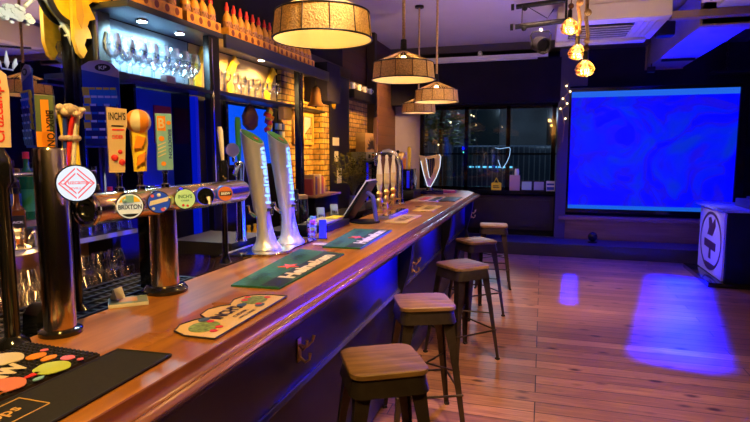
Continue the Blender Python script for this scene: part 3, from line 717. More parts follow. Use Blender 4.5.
for y,w,l in ((3.66,.10,'jagged gold bracket between the two lit glass shelves'),(4.10,.14,'gold arched bracket behind the warm lit glasses'),(4.78,.16,'gold arched bracket at the right end of the glass shelf')):
    t = thing('gold_bracket', l, 'bracket', (-2.552,y,2.1005))
    pts=[(0,0),(.05,0)]+[(.05+w*(1-math.cos(a)),.30*math.sin(a)) for a in [PI/2*i/8 for i in range(1,9)]]+[(.03+w*.6,.355),(.02+w*.4,.30),(-.01+w*.3,.24),(.0,.18),(-.02,.1)]
    MB().prism(pts,-.012,.012,'yz').build('fret', gold, t)
# blue niche and doorway behind the taps
t = thing('blue_lit_niche', 'recess glowing blue below the first glass shelf', 'cabinet', (-2.59,2.84,1.30))
MB().box(0,0,0,.02,.56,.76).build('back_panel', mat('niche_blue',(.02,.04,.25),.3,emit=(.0,.02,.75),es=.10), t)
b=MB(); b.box(.02,0,0,.16,.02,.76); b.box(.02,.54,0,.16,.56,.76); b.box(.02,0,0,.16,.56,.02); b.build('frame', blackg, t)
b=MB(); b.box(.021,.08,.50,.03,.30,.62); b.build('notice', mat('niche_poster',(.25,.12,.35),.5), t)
b=MB(); b.box(.021,.34,.40,.03,.52,.66); b.build('poster', mat('niche_red',(.45,.03,.08),.5), t)
tag(MB().box(-2.59,3.62,.8605,-2.54,3.66,2.06).build('blue_light_strip', emis('blue_strip',(.0,.01,.8),.5)),'upright blue glowing strip beside the dark doorway','light')
tag(MB().box(-2.59,3.82,.8605,-2.56,3.835,2.06).build('blue_light_strip', emis('blue_strip',(0,0,0),0)),'thinner upright blue glowing strip next to the blue screen','light')
t = thing('blue_menu_screen', 'bright azure screen panel behind the green tap handle', 'screen', (-2.59,4.08,1.50))
MB().box(0,0,0,.03,.84,.565,bev=.004).build('frame', blackg, t)
MB().box(.031,.03,.03,.034,.81,.54).build('display', emis('azure_display',(.0,.085,.95),.95), t)
t = thing('hanging_snack_bag', 'brown snack bag hanging in front of the azure screen', 'bag', (-2.45,4.28,1.83))
b=MB(); b.lathe([(.04,0),(.09,.04),(.10,.12),(.06,.19),(.02,.22)],14,sx=.6); b.build('bag', brown, t); MB().tube([(0,0,.22),(0,0,.239)],.004).build('cord', rope, t)
t = thing('hanging_chilli_string', 'string of red and yellow packets hanging by the azure screen', 'packets', (-2.45,4.62,1.85))
for k in range(9):
    b=MB(); b.at(.01*(k%2),-.03+.025*(k%3),.0+.022*k,.4*k,.4); b.box(-.02,-.03,-.02,.02,.03,.02,bev=.006); b.build('packet', (red,yellow,orange)[k%3], t)
tag(MB().box(-.03,-.09,0,.03,.09,.12,bev=.01).build('snack_box', mat('snack_box_gold',(.75,.42,.06),.5), loc=(-2.40,4.86,1.95)),'small gold snack box fixed right of the red packets','box')
t = thing('packet_rack', 'small rack of dark packets under the gold snack box', 'rack', (-2.55,5.02,1.62))
MB().box(-.05,-.10,0,.0,.10,.32).build('board', black, t)
for k in range(4):
    for q in range(3): MB().box(.0,-.09+q*.062,.01+k*.078,.02,-.035+q*.062,.07+k*.078,bev=.003).build('packet', (skyb,paper,royal)[(k+q)%3], t)

# sauce bottles in crates
def make_sauce():
    s = thing('sauce_bottle','','bottle')
    MB().lathe([(.001,0),(.034,0),(.036,.01),(.036,.13),(.030,.16),(.014,.19),(.012,.20)],14).build('body', mat('sauce_orange',(.80,.38,.05),.25,coat=.3), s)
    b=MB(); b.lathe([(.0368,.035),(.0368,.12)],14,cap=False); b.build('sleeve', mat('sauce_label',(.40,.18,.07),.5,noise=.9,nscale=55), s)
    MB().lathe([(.017,.20),(.017,.225),(.010,.245),(.007,.265),(.001,.266)],12).build('cap', red, s)
    return s
sb = None; nb=0
for ci,(y0,n,sp,cl) in enumerate(((2.66,5,.098,'first'),(3.21,4,.098,'second'),(3.72,8,.098,'third'),(4.54,8,.098,'fourth'))):
    L=n*sp+.01
    t = thing('bottle_crate', '%s orange crate from the left on the dark canopy' % cl, 'crate', (-2.29,y0,2.5005), group='orange crates of sauce')
    MB().box(-.10,0,0,.0,L,.006).build('base', card, t)
    b=MB(); b.box(-.006,0,.0065,.0,L,.075); b.build('front', card, t); b=MB(); b.box(-.10,0,.0065,-.094,L,.075); b.build('back', card, t)
    for e in (0,L-.006): MB().box(-.0935,e,.0065,-.0065,e+.006,.075).build('end', card, t)
    b=MB()
    for k in range(n): b.prism(circ(.022,10,.055+k*sp,.042,1,1.1),.0005,.0015,'yz')
    b.build('print', mat('crate_print',(.22,.05,.02),.6), t)
    for k in range(n):
        if sb is None: sb = make_sauce(); o=sb
        else: o = dup(sb,(0,0,0))
        o.location=(-2.34,y0+.055+k*sp,2.507); o['label']='red-capped sauce bottle, %s from the left in the %s orange crate'%(ORD[k],cl); o['group']='sauce bottles in orange crates'

# glasses on shelves
def glass_mesh(kind):
    b=MB()
    if kind=='balloon': pr=[(.038,0),(.036,.003),(.005,.008),(.005,.075),(.03,.09),(.050,.13),(.052,.165),(.040,.225),(.038,.225),(.050,.165),(.047,.13),(.028,.094),(.001,.083)]
    elif kind=='tumbler': pr=[(.028,0),(.036,.10),(.034,.10),(.027,.010),(.001,.009)]
    elif kind=='wine': pr=[(.034,0),(.032,.003),(.004,.008),(.004,.07),(.024,.085),(.036,.115),(.030,.165),(.028,.165),(.033,.115),(.022,.088),(.001,.078)]
    elif kind=='pint': pr=[(.030,0),(.036,.07),(.043,.10),(.041,.15),(.039,.15),(.041,.10),(.034,.07),(.028,.01),(.001,.009)]
    elif kind=='upturned': pr=[(.040,0),(.032,.09),(.001,.092),(.001,.085),(.030,.083),(.038,0)]
    b.smooth=True; b.lathe(pr,18,cap=False); return b
GL={}
def put_glass(kind, loc, label, group):
    if kind not in GL: GL[kind]=glass_mesh(kind).build({'balloon':'balloon_glass','tumbler':'tumbler','wine':'wine_glass','pint':'beer_glass','upturned':'tumbler'}[kind], glass, loc=loc); o=GL[kind]
    else: o=GL[kind].copy(); C.objects.link(o); o.location=loc
    o['label']=label; o['category']='glass'; o['group']=group; return o
random.seed(5)
for k in range(8): put_glass('balloon',(-2.395,2.64+k*.110,2.1005),'%s clear balloon glass from the left in the front row of the cold lit shelf'%ORD[k],'front row of the cold lit glass shelf')
for k in range(8): put_glass('wine',(-2.495,2.81+k*.102,2.1005),'%s stemmed glass from the left in the back row of the cold lit shelf'%ORD[k],'back row of the cold lit glass shelf')
for k in range(9): put_glass('wine',(-2.385,3.70+k*.120,2.1005),'%s stemmed glass from the left in the front row of the warm lit shelf'%ORD[k],'front row of the warm lit glass shelf')
for k in range(8): 
    if k not in (0,3): put_glass('pint' if k%2 else 'tumbler',(-2.455,3.62+k*.12,2.1005),'%s glass from the left in the back row of the warm lit shelf'%ORD[k],'back row of the warm lit glass shelf')
tag(MB().box(0,0,0,.05,.09,.05,bev=.003).build('menu_block', mat('dusty_pink',(.35,.25,.28),.6), loc=(-2.318,2.95,2.071)),'small dusty pink box at the front of the cold lit shelf','box')
tag(MB().box(-2.334,2.60,2.05,-2.25,3.42,2.0705).build('shelf_lip', MATS['shelf_navy']),'narrow navy ledge along the front of the cold lit shelf','shelf')
# tumblers along the low shelf
yy=[1.72,1.83,1.94,2.04,2.16,2.27,2.37,2.47,2.56]
for k,y in enumerate(yy): put_glass('upturned',(-2.293,y,1.2005),'%s upturned tumbler from the left on the low shelf'%ORD[k],'upturned tumblers on the low shelf')
for k in range(9): put_glass('wine',(-2.16,1.62+k*.10,.8605),'%s wine glass from the left in the front row below the low shelf'%ORD[k],'wine glasses below the low shelf')
for k in range(9): put_glass('balloon',(-2.335,1.60+k*.115,.8605),'%s round glass from the left in the back row below the low shelf'%ORD[k],'round glasses below the low shelf')
for k in range(5): put_glass('pint',(-2.47,1.70+k*.18,.8605),'%s beer glass from the left at the back below the low shelf'%ORD[k],'beer glasses below the low shelf')

# spirit bottles
def bottle(kind, loc, label, body, capm, lab=None, txt=None, h=.29, r=.036):
    t = thing('spirit_bottle', label, 'bottle', loc, .8)
    if kind=='square':
        b=MB(); b.box(-r,-r,0,r,r,h*.62,bev=.008); b.lathe([(r*.95,h*.62),(r*.5,h*.70),(.013,h*.76),(.012,h*.90)],14)
    else:
        b=MB(); b.lathe([(.001,0),(r,0),(r,h*.6),(r*.85,h*.68),(.013,h*.78),(.012,h*.92)],16)
    b.build('glass_body', body, t)
    MB().lathe([(.015,h*.90),(.015,h),(.001,h+.001)],12).build('cap', capm, t)
    if lab:
        b=MB()
        if kind=='square': b.box(-r*.9,-r-.002,.03,r*.9,-r-.0003,h*.52)
        else: b.lathe([(r+.0008,.04),(r+.0008,h*.45)],16,cap=False)
        L=b.build('paper_label', lab, t)
        if txt: 
            b=MB(); 
            for i,s in enumerate(txt): b.text(s,(0,-r-.0028,h*.40-.035*i),r*1.5,.014,.0004)
            b.build('lettering', lettw, L)
BX=-2.50
bottle('square',(-2.388,1.97,1.2005),'square dark spirit bottle with black label behind the first tumblers',amber,black,lettk,["JACK","DANIEL'S","No.7"],.27,.034)
bottle('round',(-2.388,1.76,1.2005),'clear amber spirit bottle at the left edge of the low shelf',amber,royal,royal,None,.29)
bottle('round',(BX,2.13,1.3005),'green spirit bottle with red cap left of the tall chrome tower',greenb,red,green,None,.34,.04)
bottle('round',(BX,2.045,1.3005),'dark bottle beside the green bottle on the stepped shelf',darkb,black,royal,None,.30)
bottle('round',(BX,1.88,1.3005),'dark bottle with cream label at the left end of the stepped shelf',darkb,brass,paper,None,.28)
bottle('round',(BX,2.22,1.3005),'short amber bottle with gold label on the stepped shelf',amber,brass,yellow,None,.25)
bottle('round',(BX,2.31,1.3005),'clear pale bottle behind the flowered tap handle',mat('clear_spirit',(.3,.34,.38),.05,coat=.8),black,lettw,None,.28)
bottle('round',(BX,2.40,1.3005),'amber bottle with orange label behind the illuminated round badge',amber,black,orange,None,.26)
bottle('round',(-2.388,2.45,1.2005),'dark bottle with tall neck left of the tan tap handle',darkb,chrome,paper,None,.36)
bottle('round',(-2.388,2.56,1.2005),'purple labelled bottle behind the horizontal tap rail',darkb,red,purple,None,.24)
for k in range(3):
    t = thing('mixer_bottle', '%s small yellow mixer bottle from the left behind the tall silver taps'%ORD[k], 'bottle', (-2.2,3.78+k*.10,.8605), group='yellow mixer bottles')
    MB().lathe([(.001,0),(.034,0),(.034,.11),(.014,.17),(.014,.19)],14).build('glass_body', mat('yellow_juice',(.85,.52,.03),.15), t)
    MB().lathe([(.016,.19),(.016,.205),(.001,.206)],12).build('cap', yellow, t)

# drip grid behind the bar
t = thing('drip_grid', 'black slotted drip rack behind the bar top', 'drip rack', (0,0,0))
b=MB(); 
for x in (-1.44,-1.86): b.box(x-.012,.3,1.02,x+.012,2.15,1.055)
b.box(-1.86,.28,1.02,-1.43,.31,1.055); b.box(-1.86,2.14,1.02,-1.43,2.165,1.055); b.build('tray', black, t)
b=MB()
for k in range(46): b.box(-1.85,.32+k*.04,1.038,-1.45,.335+k*.04,1.05)
for k in range(6): b.box(-1.80+k*.06,.3,1.0505,-1.79+k*.06,2.14,1.058)
b.build('bars', mat('grid_plastic',(.05,.05,.055),.3), t)
MB().box(-1.85,.32,0,-1.45,2.14,1.02).build('cabinet', black, t)
t = thing('tap_cowl', 'rounded black cowl behind the base of the tall chrome tower', 'cowl', (-1.56,1.36,1.0585))
b=MB(); b.at(0,0,0,ry=PI/2); b.prism([( -.0,-.06),(-.06,-.055),(-.085,-.03),(-.09,0),(-.085,.03),(-.06,.055),(-.0,.06)],-.03,.03,'xy'); b.at(); b.build('shell', blackg, t)
tag(MB().box(-.035,-.035,0,.035,.035,.44,bev=.008).build('support_box', blackg, loc=(-1.60,1.93,1.0585)),'upright black box post behind the horizontal tap rail','post')

# ------------------------------------------------------------------ taps
RZ=.85
def disc(b, r, y0, y1, n=28):   # disc facing local -y
    b.prism(circ(r,n), y0, y1); return b
# tower 1
t = thing('chrome_beer_tower', 'tall chrome cylinder beer tower with an illuminated round badge', 'beer tap', (-1.365,1.24,1.1005))
MB().lathe([(.060,0),(.060,.012),(.050,.018)],28).build('base_ring', blackg, t)
MB().lathe([(.044,.018),(.044,.545),(.041,.55),(.001,.551)],32).build('column', mat('chrome_warm_reflection',(.72,.60,.48),.17,1.), t)  # warm reflections of the room put into the chrome tint
# thing-local rotation helper via child empty avoided: bake with MB.at
def badge(parent, x,y,z, r, rim, face, extra=None, name='badge', depth=.012):
    b=MB(); b.at(x,y,z,RZ); disc(b,r,0,depth); o=b.build(name, rim, parent)
    b=MB(); b.at(x,y,z,RZ); disc(b,r*.93,-.003,-.0003); b.build('badge_face', face, o)
    return o
bx,by,bz=.066,.016,.45
MB().tube([(.02,.0,.45),(bx+.014,by-.002,.45)],.012,8).build('badge_arm', chrome, t)
bd=badge(t,bx+.02,by-.01,bz,.054,chrome,lensw)
b=MB(); b.at(bx+.02,by-.01,bz,RZ)
for s in (-1,1):
    for q in (-1,1):
        for w0 in (.028,.042): b.prism([(s*w0,q*.0),(s*(w0+.005),q*.0),(s*.002,q*(w0+.003)),(s*.002,q*(w0-.002))],-.005,-.0035)
b.text('Cruzcampo',(0,-.0045,.002),.082,.016,.0008); b.text('SEVILLA',(0,-.0045,-.014),.04,.006,.0008); b.build('lettering', lensr, bd)
hd = MB(); hd.at(0,-.005,.552,RZ-.25); hd.box(-.024,-.012,0,.024,.012,.148,bev=.003); h=hd.build('tap_handle', mat('handle_green',(.10,.14,.07),.4), t, label='green and orange tap handle')
b=MB(); b.at(0,-.005,.552,RZ-.25); b.box(-.008,-.0145,.004,.012,-.0125,.135); b.box(-.023,-.0145,.002,.023,-.0126,.045); b.build('orange_stripe', orange, h)
b=MB(); b.at(0,-.005,.552,RZ-.25); b.text('BRIXTON',(.014,-.0150,.055),.10,.020,.0006,u=(0,0,-1),v=(1,0,0)); b.build('lettering', lettk, h)
# far left tap
t = thing('tall_branded_tap', 'cream tap handle with red upright lettering at the left edge', 'beer tap', (-1.40,1.115,1.1005), RZ)
MB().lathe([(.045,0),(.04,.015),(.02,.03),(.018,.44),(.03,.46),(.026,.52),(.012,.55)],16).build('tap_body', blackg, t)
pts=[(-.028,.552),(.028,.552),(.032,.70),(.028,.745),(.0,.77),(-.028,.745),(-.032,.70)]
h=MB().prism(pts,-.012,.012).build('tap_handle', mat('handle_cream',(.72,.55,.38),.4), t)
b=MB(); b.text('Cruzcampo',(.008,-.0128,.65),.17,.028,.0006,u=(0,0,1),v=(-1,0,0)); b.build('lettering', red, h)
# flowered tap handle
t = thing('flowered_tap_handle', 'pink topped tap handle with twisted coloured stem beside the chrome tower', 'beer tap', (-1.51,1.455,1.1005))
MB().lathe([(.03,0),(.012,.02),(.012,.40),(.03,.42),(.034,.46)],14).build('tap_body', blackg, t)
b=MB()
random.seed(2)
for k in range(34):
    a=random.uniform(0,2*PI); r=random.uniform(.0,.045); b.ball(random.uniform(.010,.018),(r*math.cos(a),r*math.sin(a),.672+random.uniform(-.010,.012)),8)
for k in range(14): 
    a=2*PI*k/14; b.ball(.010,(.024*math.cos(a),.024*math.sin(a),.585),8)
b.build('blossom', mat('blossom_pink',(.72,.52,.42),.6,noise=.5,nscale=40), t)
for k in range(8):
    a=2*PI*k/8
    MB().tube([((.030-.012*math.sin(PI*q/8))*math.cos(a+q*.16),(.030-.012*math.sin(PI*q/8))*math.sin(a+q*.16),.46+.026*q) for q in range(9)],.0075,6).build('twisted_strand', (yellow,royal,red,paper)[k%4], t)
# horizontal rail font
t = thing('tap_rail_font', 'horizontal bronzed tap rail on a chrome pillar with round badges', 'beer tap', (-1.39,1.75,1.1005))
MB().lathe([(.082,0),(.084,.012),(.074,.024),(.056,.030)],32).build('base', blackg, t)
MB().lathe([(.052,.03),(.050,.32)],32).build('pillar', copper, t)
b=MB(); b.at(0,0,.355,rx=-PI/2); b.lathe([(.046,-.36),(.050,-.345),(.052,-.30),(.052,.56),(.046,.58),(.001,.585)],32); b.at(); b.build('rail', copper, t)
b=MB(); b.at(0,-.362,.355,rx=PI/2); b.tube([(.046*math.cos(x),.046*math.sin(x),0) for x in [2*PI*i/28 for i in range(29)]],.010,8); e=b.build('end_collar', chrome, t)
b=MB(); b.at(0,-.3605,.355,rx=PI/2); b.lathe([(.001,.0),(.042,.0),(.042,.004),(.022,.005),(.018,-.0)],24,cap=False); b.build('end_cap', blackg, e)
yb=[1.535,1.68,1.83,1.965,2.11]
faces=[lettw,royal,mat('badge_lime',(.55,.78,.40),.35,emit=(.3,.6,.25),es=.35),blackg,mat('badge_orange',(.55,.16,.04),.35)]
faces[0]=mat('badge_white_lit',(.75,.82,.85),.35,emit=(.5,.65,.7),es=.35); faces[1]=mat('badge_blue_lit',(.02,.06,.40),.35,emit=(.02,.08,.5),es=.4)
BD=[]
for k,y in enumerate(yb):
    r=(.044,.040,.040,.036,.034)[k]
    o=badge(t,.078,y-1.75-.045,.360,r,(chrome,chrome,chrome,mat('rim_blue',(.05,.08,.5),.2,emit=(0,.02,.9),es=.5),MATS['badge_blue_lit'])[k],faces[k],depth=.045); BD.append(o)
def on(k): 
    b=MB(); b.at(.078,yb[k]-1.75-.045,.360,RZ); return b
b=on(0); b.prism([(.036*math.cos(a),.036*math.sin(a)) for a in [PI*.12+PI*.76*i/10 for i in range(11)]],-.0045,-.0035); b.build('yellow_field', yellow, BD[0])
b=on(0); b.box(-.012,-.0062,.012,.012,-.005,.036); b.ball(.008,(-.016,-.005,.018),8); b.build('blue_figure', skyb, BD[0])
b=on(0); b.prism([(.036*math.cos(a),.036*math.sin(a)) for a in [-PI*.75+PI*.5*i/8 for i in range(9)]],-.0045,-.0035); b.text('BRIXTON',(0,-.0045,-.002),.072,.016,.0006); b.build('lettering', lettk, BD[0])
b=on(1); b.at(.078,yb[1]-1.75-.045,.360,RZ); b.prism([(-.034,-.012),(.030,.004),(.034,.020),(-.030,.006)],-.0045,-.0035); b.ball(.007,(0,-.004,.026),8); b.prism(circ(.006,8,-.02,-.022),-.0045,-.0035); b.prism(circ(.005,8,.02,-.022),-.0045,-.0035); b.build('white_figure', lettw, BD[1])
b=on(1); b.prism(circ(.007,8,.012,-.026),-.0048,-.0036); b.prism(circ(.006,8,-.022,.024),-.0048,-.0036); b.build('pink_spots', pink, BD[1])
b=on(2); b.text("INCH'S",(0,-.0035,.010),.052,.014,.0006); b.text("CIDER",(0,-.0035,-.006),.03,.006,.0006); b.build('lettering', green, BD[2])
b=on(2); b.prism(circ(.005,8,-.008,-.024),-.0048,-.0036); b.prism(circ(.005,8,.008,-.026),-.0048,-.0036); b.build('apple_spots', red, BD[2])
b=on(3); b.tube([(0,-.002,0),(0,-.05,-.004),(0,-.06,-.03)],.009,8); b.build('spout', chrome, BD[3])
b=on(4); b.box(-.026,-.0045,-.008,.026,-.0035,.010); b.build('brown_band', lettk, BD[4])
b=on(4); b.text('BREW',(0,-.0055,.001),.04,.011,.0006); b.build('lettering', lettw, BD[4])
def stem(parent, y):
    b=MB(); b.at(0,y-1.75,.407); b.lathe([(.016,0),(.016,.01),(.009,.014),(.009,.05),(.012,.052),(.012,.062)],12); return b.build('handle_stem', chrome, parent)
for y in (1.535,1.64,1.775): stem(t,y)
# handles
def hat(y,z=.470): b=MB(); b.at(0,y-1.75,z,RZ); return b
b=hat(1.535); b.prism([(-.030,0),(.018,0),(.026,.14),(.032,.16),(.032,.215),(-.030,.22)],-.012,.012); h=b.build('tap_handle', mat('handle_tan',(.66,.48,.30),.45), t, label='tan tap handle with apple print')
b=hat(1.535); b.text("INCH'S",(.001,-.013,.190),.052,.026,.0006); b.box(-.018,-.0138,.155,.020,-.0125,.159); b.build('lettering', lettk, h)
b=hat(1.535); b.text("CIDER",(0,-.013,.120),.036,.013,.0006); b.box(-.016,-.0135,.142,.022,-.0125,.147); b.ball(.012,(-.012,-.010,.05),10); b.ball(.011,(.010,-.010,.035),10); b.ball(.008,(.006,-.010,.07),10); b.build('red_print', red, h)
b=hat(1.64); b.loft([[(x*w,y_*.6*w,z) for x,y_ in circ(1,20)] for w,z in ((.022,0),(.024,.05),(.030,.10),(.030,.15))]); h=b.build('tap_handle', yellow, t, label='yellow tap handle with a striped ball top')
b=hat(1.64); b.prism([(-.015,.02),(.012,.035),(.018,.07),(-.01,.055)],-.024,-.0175); b.prism([(-.022,.08),(.005,.085),(.02,.12),(-.01,.13)],-.026,-.019); b.build('orange_print', orange, h)
o=MB(); o.at(0,1.64-1.75,.470+.178,RZ); o.keep=False
bm=o; R_=.044
n=24
for k in range(n): pass
# striped ball: gores alternate material
rings=10
vv=[[bm.v((R_*math.sin(PI*j/rings)*math.cos(2*PI*i/n),R_*math.sin(PI*j/rings)*math.sin(2*PI*i/n),-R_*math.cos(PI*j/rings))) for i in range(n)] for j in range(rings+1)]
bm.smooth=True
for j in range(rings):
    for i in range(n):
        bm.mi=(i//3)%2; bm.f([vv[j][i],vv[j][(i+1)%n],vv[j+1][(i+1)%n],vv[j+1][i]])
bm.build('striped_ball', [orange,cream], h)
b=hat(1.775); b.box(-.028,-.010,0,.030,.010,.215,bev=.003); h=b.build('tap_handle', skyb, t, label='light blue tap handle with letter B')
b=hat(1.775); b.box(-.024,-.0118,.150,.006,-.0103,.205); b.prism(circ(.010,12,-.010,.120),-.0118,-.0103); b.prism(circ(.008,12,.018,.18),-.0118,-.0103); b.prism(circ(.009,12,-.006,.025),-.0118,-.0103); b.build('orange_print', orange, h)
b=hat(1.775); b.text('B',(-.009,-.0125,.178),.022,.038,.0006); 
for k in range(4): b.prism([(-.024,.05+k*.014),(.004,.062+k*.014),(.004,.066+k*.014),(-.024,.054+k*.014)],-.0118,-.0103)
b.build('cream_print', cream, h)
b=hat(1.775); b.text('BRIXTON',(.020,-.0112,.10),.11,.012,.0006,u=(0,0,-1),v=(1,0,0)); b.build('lettering', royal, h)
# slim white tap behind the rail
t = thing('slim_tap_lever', 'slim white lever on a black tap at the right end of the rail', 'beer tap', (-1.47,2.30,1.1005),0)
MB().lathe([(.03,0),(.02,.02),(.014,.05),(.014,.36),(.024,.38),(.026,.46),(.018,.50)],14).build('tap_body', blackg, t)
b=MB(); b.loft([[(x*w+s,y_*w*.7,z) for x,y_ in circ(1,14)] for w,z,s in ((.008,.50,0),(.012,.56,-.004),(.015,.64,-.010),(.010,.66,-.012))]); b.build('lever', cream, t)
# back tap with lilac badge and green handle
t = thing('lilac_badge_tap', 'chrome tap with lilac round badge and green handle left of the silver towers', 'beer tap', (-1.62,2.70,1.1405))
MB().lathe([(.035,0),(.028,.02),(.024,.35),(.030,.44),(.001,.45)],16).build('tap_body', chrome, t)
MB().tube([(0,0,.42),(.05,-.09,.42),(.06,-.13,.41),(.06,-.15,.38)],.012,10).build('spout', chrome, t)
badge(t,.02,-.10,.51,.038,chrome,purple)
MB().tube([(.0,-.06,.45),(.02,-.095,.50)],.008,8).build('badge_arm', chrome, t)
b=MB(); b.at(.01,-.02,.45); b.loft([[(x*w*.6+s,y_*w-s,z) for x,y_ in circ(1,14)] for w,z,s in ((.012,0,0),(.02,.06,.0),(.024,.20,-.004),(.018,.24,-.006))]); b.build('tap_handle', green, t, label='green tap handle')
MB().box(-.4,-.1,-.075,.0,.3,-.001).build('stand', black, t)

# silver glowing towers
def make_hk():
    t = thing('silver_beer_tower','','beer tap')
    b=MB(); n=32; rings=[]
    # lean towards -y, rise; profile half widths
    prof=[(.088,.0),(.086,.010),(.074,.022),(.060,.045),(.050,.09),(.043,.14),(.042,.19),(.052,.215),(.057,.38),(.062,.50),(.065,.60)]
    for r,z in prof:
        ly=-.105*(z/.62)**1.3; lx=-.02*(z/.62)
        rings.append([(lx+r*.92*math.cos(2*PI*i/n), ly+r*math.sin(2*PI*i/n), z+(0 if z<.55 else -math.cos(2*PI*i/n)*.040+.01)) for i in range(n)])
    b.smooth=True; b.loft(rings[:-1]+[rings[-1]],cap=True); b.smooth=False
    t0=b.build('tower', mat('pearl_silver',(.70,.71,.66),.30,.55), t)
    # top cap ellipse slanted
    ly=-.105*(.60/.62)**1.3; lx=-.02*(.60/.62); r=.058
    b=MB(); R=[(lx+r*.92*math.cos(2*PI*i/n), ly+r*math.sin(2*PI*i/n), .60+.0115-math.cos(2*PI*i/n)*.0357) for i in range(n)]
    b.loft([R,[(x,y,z+.003) for x,y,z in R]]); cp=b.build('top_cap', mat('cap_green',(.05,.20,.03),.3), t)
    b=MB(); R2=[(lx+.02+(.018 if i%2==0 else .008)*math.cos(2*PI*i/10), ly+(.018 if i%2==0 else .008)*math.sin(2*PI*i/10), .60+.0155-.67*(.02+(.018 if i%2==0 else .008)*math.cos(2*PI*i/10))) for i in range(10)]
    b.loft([R2,[(x,y,z+.002) for x,y,z in R2]]); b.build('red_star', red, cp)
    # lettering runs up the customer side
    b=MB(); b.text('Heineken',(0,0,0),.30,.036,0,bold=.02); me=b.bm
    for v in me.verts:
        s,hh=v.co.x,v.co.z   # s along the length, hh across
        z=.405+s; rr=None
        for (r0,z0),(r1,z1) in zip(prof,prof[1:]):
            if z0<=z<=z1: rr=r0+(r1-r0)*(z-z0)/(z1-z0)
        ang=-.12-hh/.05*-1*1.0*-1
        ly=-.105*(z/.62)**1.3; lx=-.02*(z/.62)
        ang=-.30-hh/.060
        v.co=Vector((lx+(rr+.003)*.96*math.cos(ang), ly+(rr+.003)*math.sin(ang), z))
    b.build('lettering', hkglow, t0)
    MB().box(-.15,-.13,.0005,.11,.13,.008,bev=.003).build('drip_plate', chrome, t) if False else None
    b=MB(); b.tube([(.02,-.03,.22),(.07,-.07,.225),(.075,-.08,.20)],[.012,.010,.008],10); b.ball(.014,(.05,-.02,.245),10); b.build('spout', blackg, t)
    MB().tube([(-.02,-.09,.19),(-.03,-.13,.215),(-.035,-.14,.25)],[.012,.009,.011],8).build('tap_lever', chrome, t)
    return t
hk=make_hk(); hk.location=(-1.44,2.665,1.1095); hk['label']='left of the two leaning silver towers with glowing blue lettering'; hk['group']='leaning silver beer towers'
o=dup(hk,(-1.41,2.90,1.1095),None,'right of the two leaning silver towers with glowing blue lettering','leaning silver beer towers')
t = thing('chrome_drip_tray', 'polished chrome tray under the leaning silver towers', 'drip tray', (0,0,1.1005))
pts=[(-1.58,2.42),(-1.33,2.50),(-1.29,2.62),(-1.31,2.75),(-1.30,3.02),(-1.36,3.08),(-1.58,3.08)]
b=MB(); b.prism(pts,0,.008,'xy'); b.build('plate', chrome, t)
b=MB(); b.tube([(x,y,.008) for x,y in pts+[pts[0]]],.006,6); b.build('rim', chrome, t)

# glass with coloured napkin & blue holder
t = thing('wrapped_sweets_glass', 'glass filled with coloured wrappers beside the silver towers', 'glass', (-1.37,3.12,1.1005))
b=MB(); b.smooth=True; b.lathe([(.030,0),(.036,.11),(.034,.11),(.028,.006),(.001,.005)],18,cap=False); b.build('tumbler', glass, t)
random.seed(9)
for k in range(10):
    b=MB(); b.at(random.uniform(-.018,.018),random.uniform(-.018,.018),.028+k*.0115,k,k*.7); b.box(-.018,-.010,-.008,.018,.010,.008,bev=.003); b.build('wrapper', (paper,red,pink,limeg,skyb)[k%5], t)
t = thing('menu_holder', 'blue lit upright card holder next to the wrapper glass', 'holder', (-1.285,3.09,1.1005),.3)
MB().box(-.022,-.006,0,.022,.006,.125,bev=.002).build('card', mat('holder_lit_blue',(.05,.08,.55),.3,emit=(0,0,.9),es=.5), t)  # blue light falling on the holder put in as colour and glow
b=MB(); b.box(-.09,-.022,0,.03,-.0065,.012,bev=.002); b.build('base', chrome, t)
b=MB(); b.lathe([(.042,0),(.045,.004),(.001,.0045)],24); tag(b.build('beer_coaster', mat('coaster',(.62,.45,.33),.7,noise=.4,nscale=50),loc=(-1.23,2.92,1.1005)),'round printed coaster in front of the silver towers','coaster')
t = thing('black_caddy', 'low black caddy of papers behind the second green bar mat', 'caddy', (-1.47,3.60,1.1005))
MB().box(-.13,-.22,0,.10,.22,.045,bev=.006).build('tray', black, t)
MB().box(-.10,-.16,.046,.07,.16,.058,bev=.002).build('napkins', mat('napkin_tan',(.40,.30,.18),.7), t)
MB().box(-.02,.05,.0585,.07,.19,.068,bev=.002).build('booklet', yellow, t)

# POS terminal
t = thing('till_terminal', 'black touchscreen till tilted on a blue lit stand', 'till', (-1.30,3.98,1.1005))
MB().lathe([(.115,0),(.115,.008),(.10,.014),(.001,.015)],32).build('base', black, t)
n_=Vector((-.80,0,.60)); u_=Vector((.60,0,.80))
b=MB(); b.loft([[(.085,-.03,.012),(.10,-.03,.012),(.10,.03,.012),(.085,.03,.012)],[(.055,-.03,.20),(.07,-.03,.205),(.07,.03,.205),(.055,.03,.20)],[(-.02,-.03,.25),(-.01,-.03,.265),(-.01,.03,.265),(-.02,.03,.25)]]); b.build('stand', mat('stand_shell',(.10,.12,.45),.3,coat=.3), t)  # blue light on the stand put into its shell colour
b=MB(); b.at(-.055,0,.165,ry=-.98); b.box(-.17,-.12,-.022,.19,.12,.0,bev=.006); sc=b.build('screen_housing', black, t)
b=MB(); b.at(-.055,0,.165,ry=-.98); b.box(-.175,-.125,.001,.195,.125,.008,bev=.002); b.build('bezel', mat('bezel_white',(.75,.75,.78),.3), sc)
b=MB(); b.at(-.055,0,.165,ry=-.98); b.box(-.155,-.105,.0085,.175,.105,.010); b.build('display', emis('till_display',(.35,.5,.8),.5), sc)
t = thing('receipt_tray', 'shiny sloped strip lit blue beside the hand pumps', 'tray', (-1.20,4.46,1.1005))
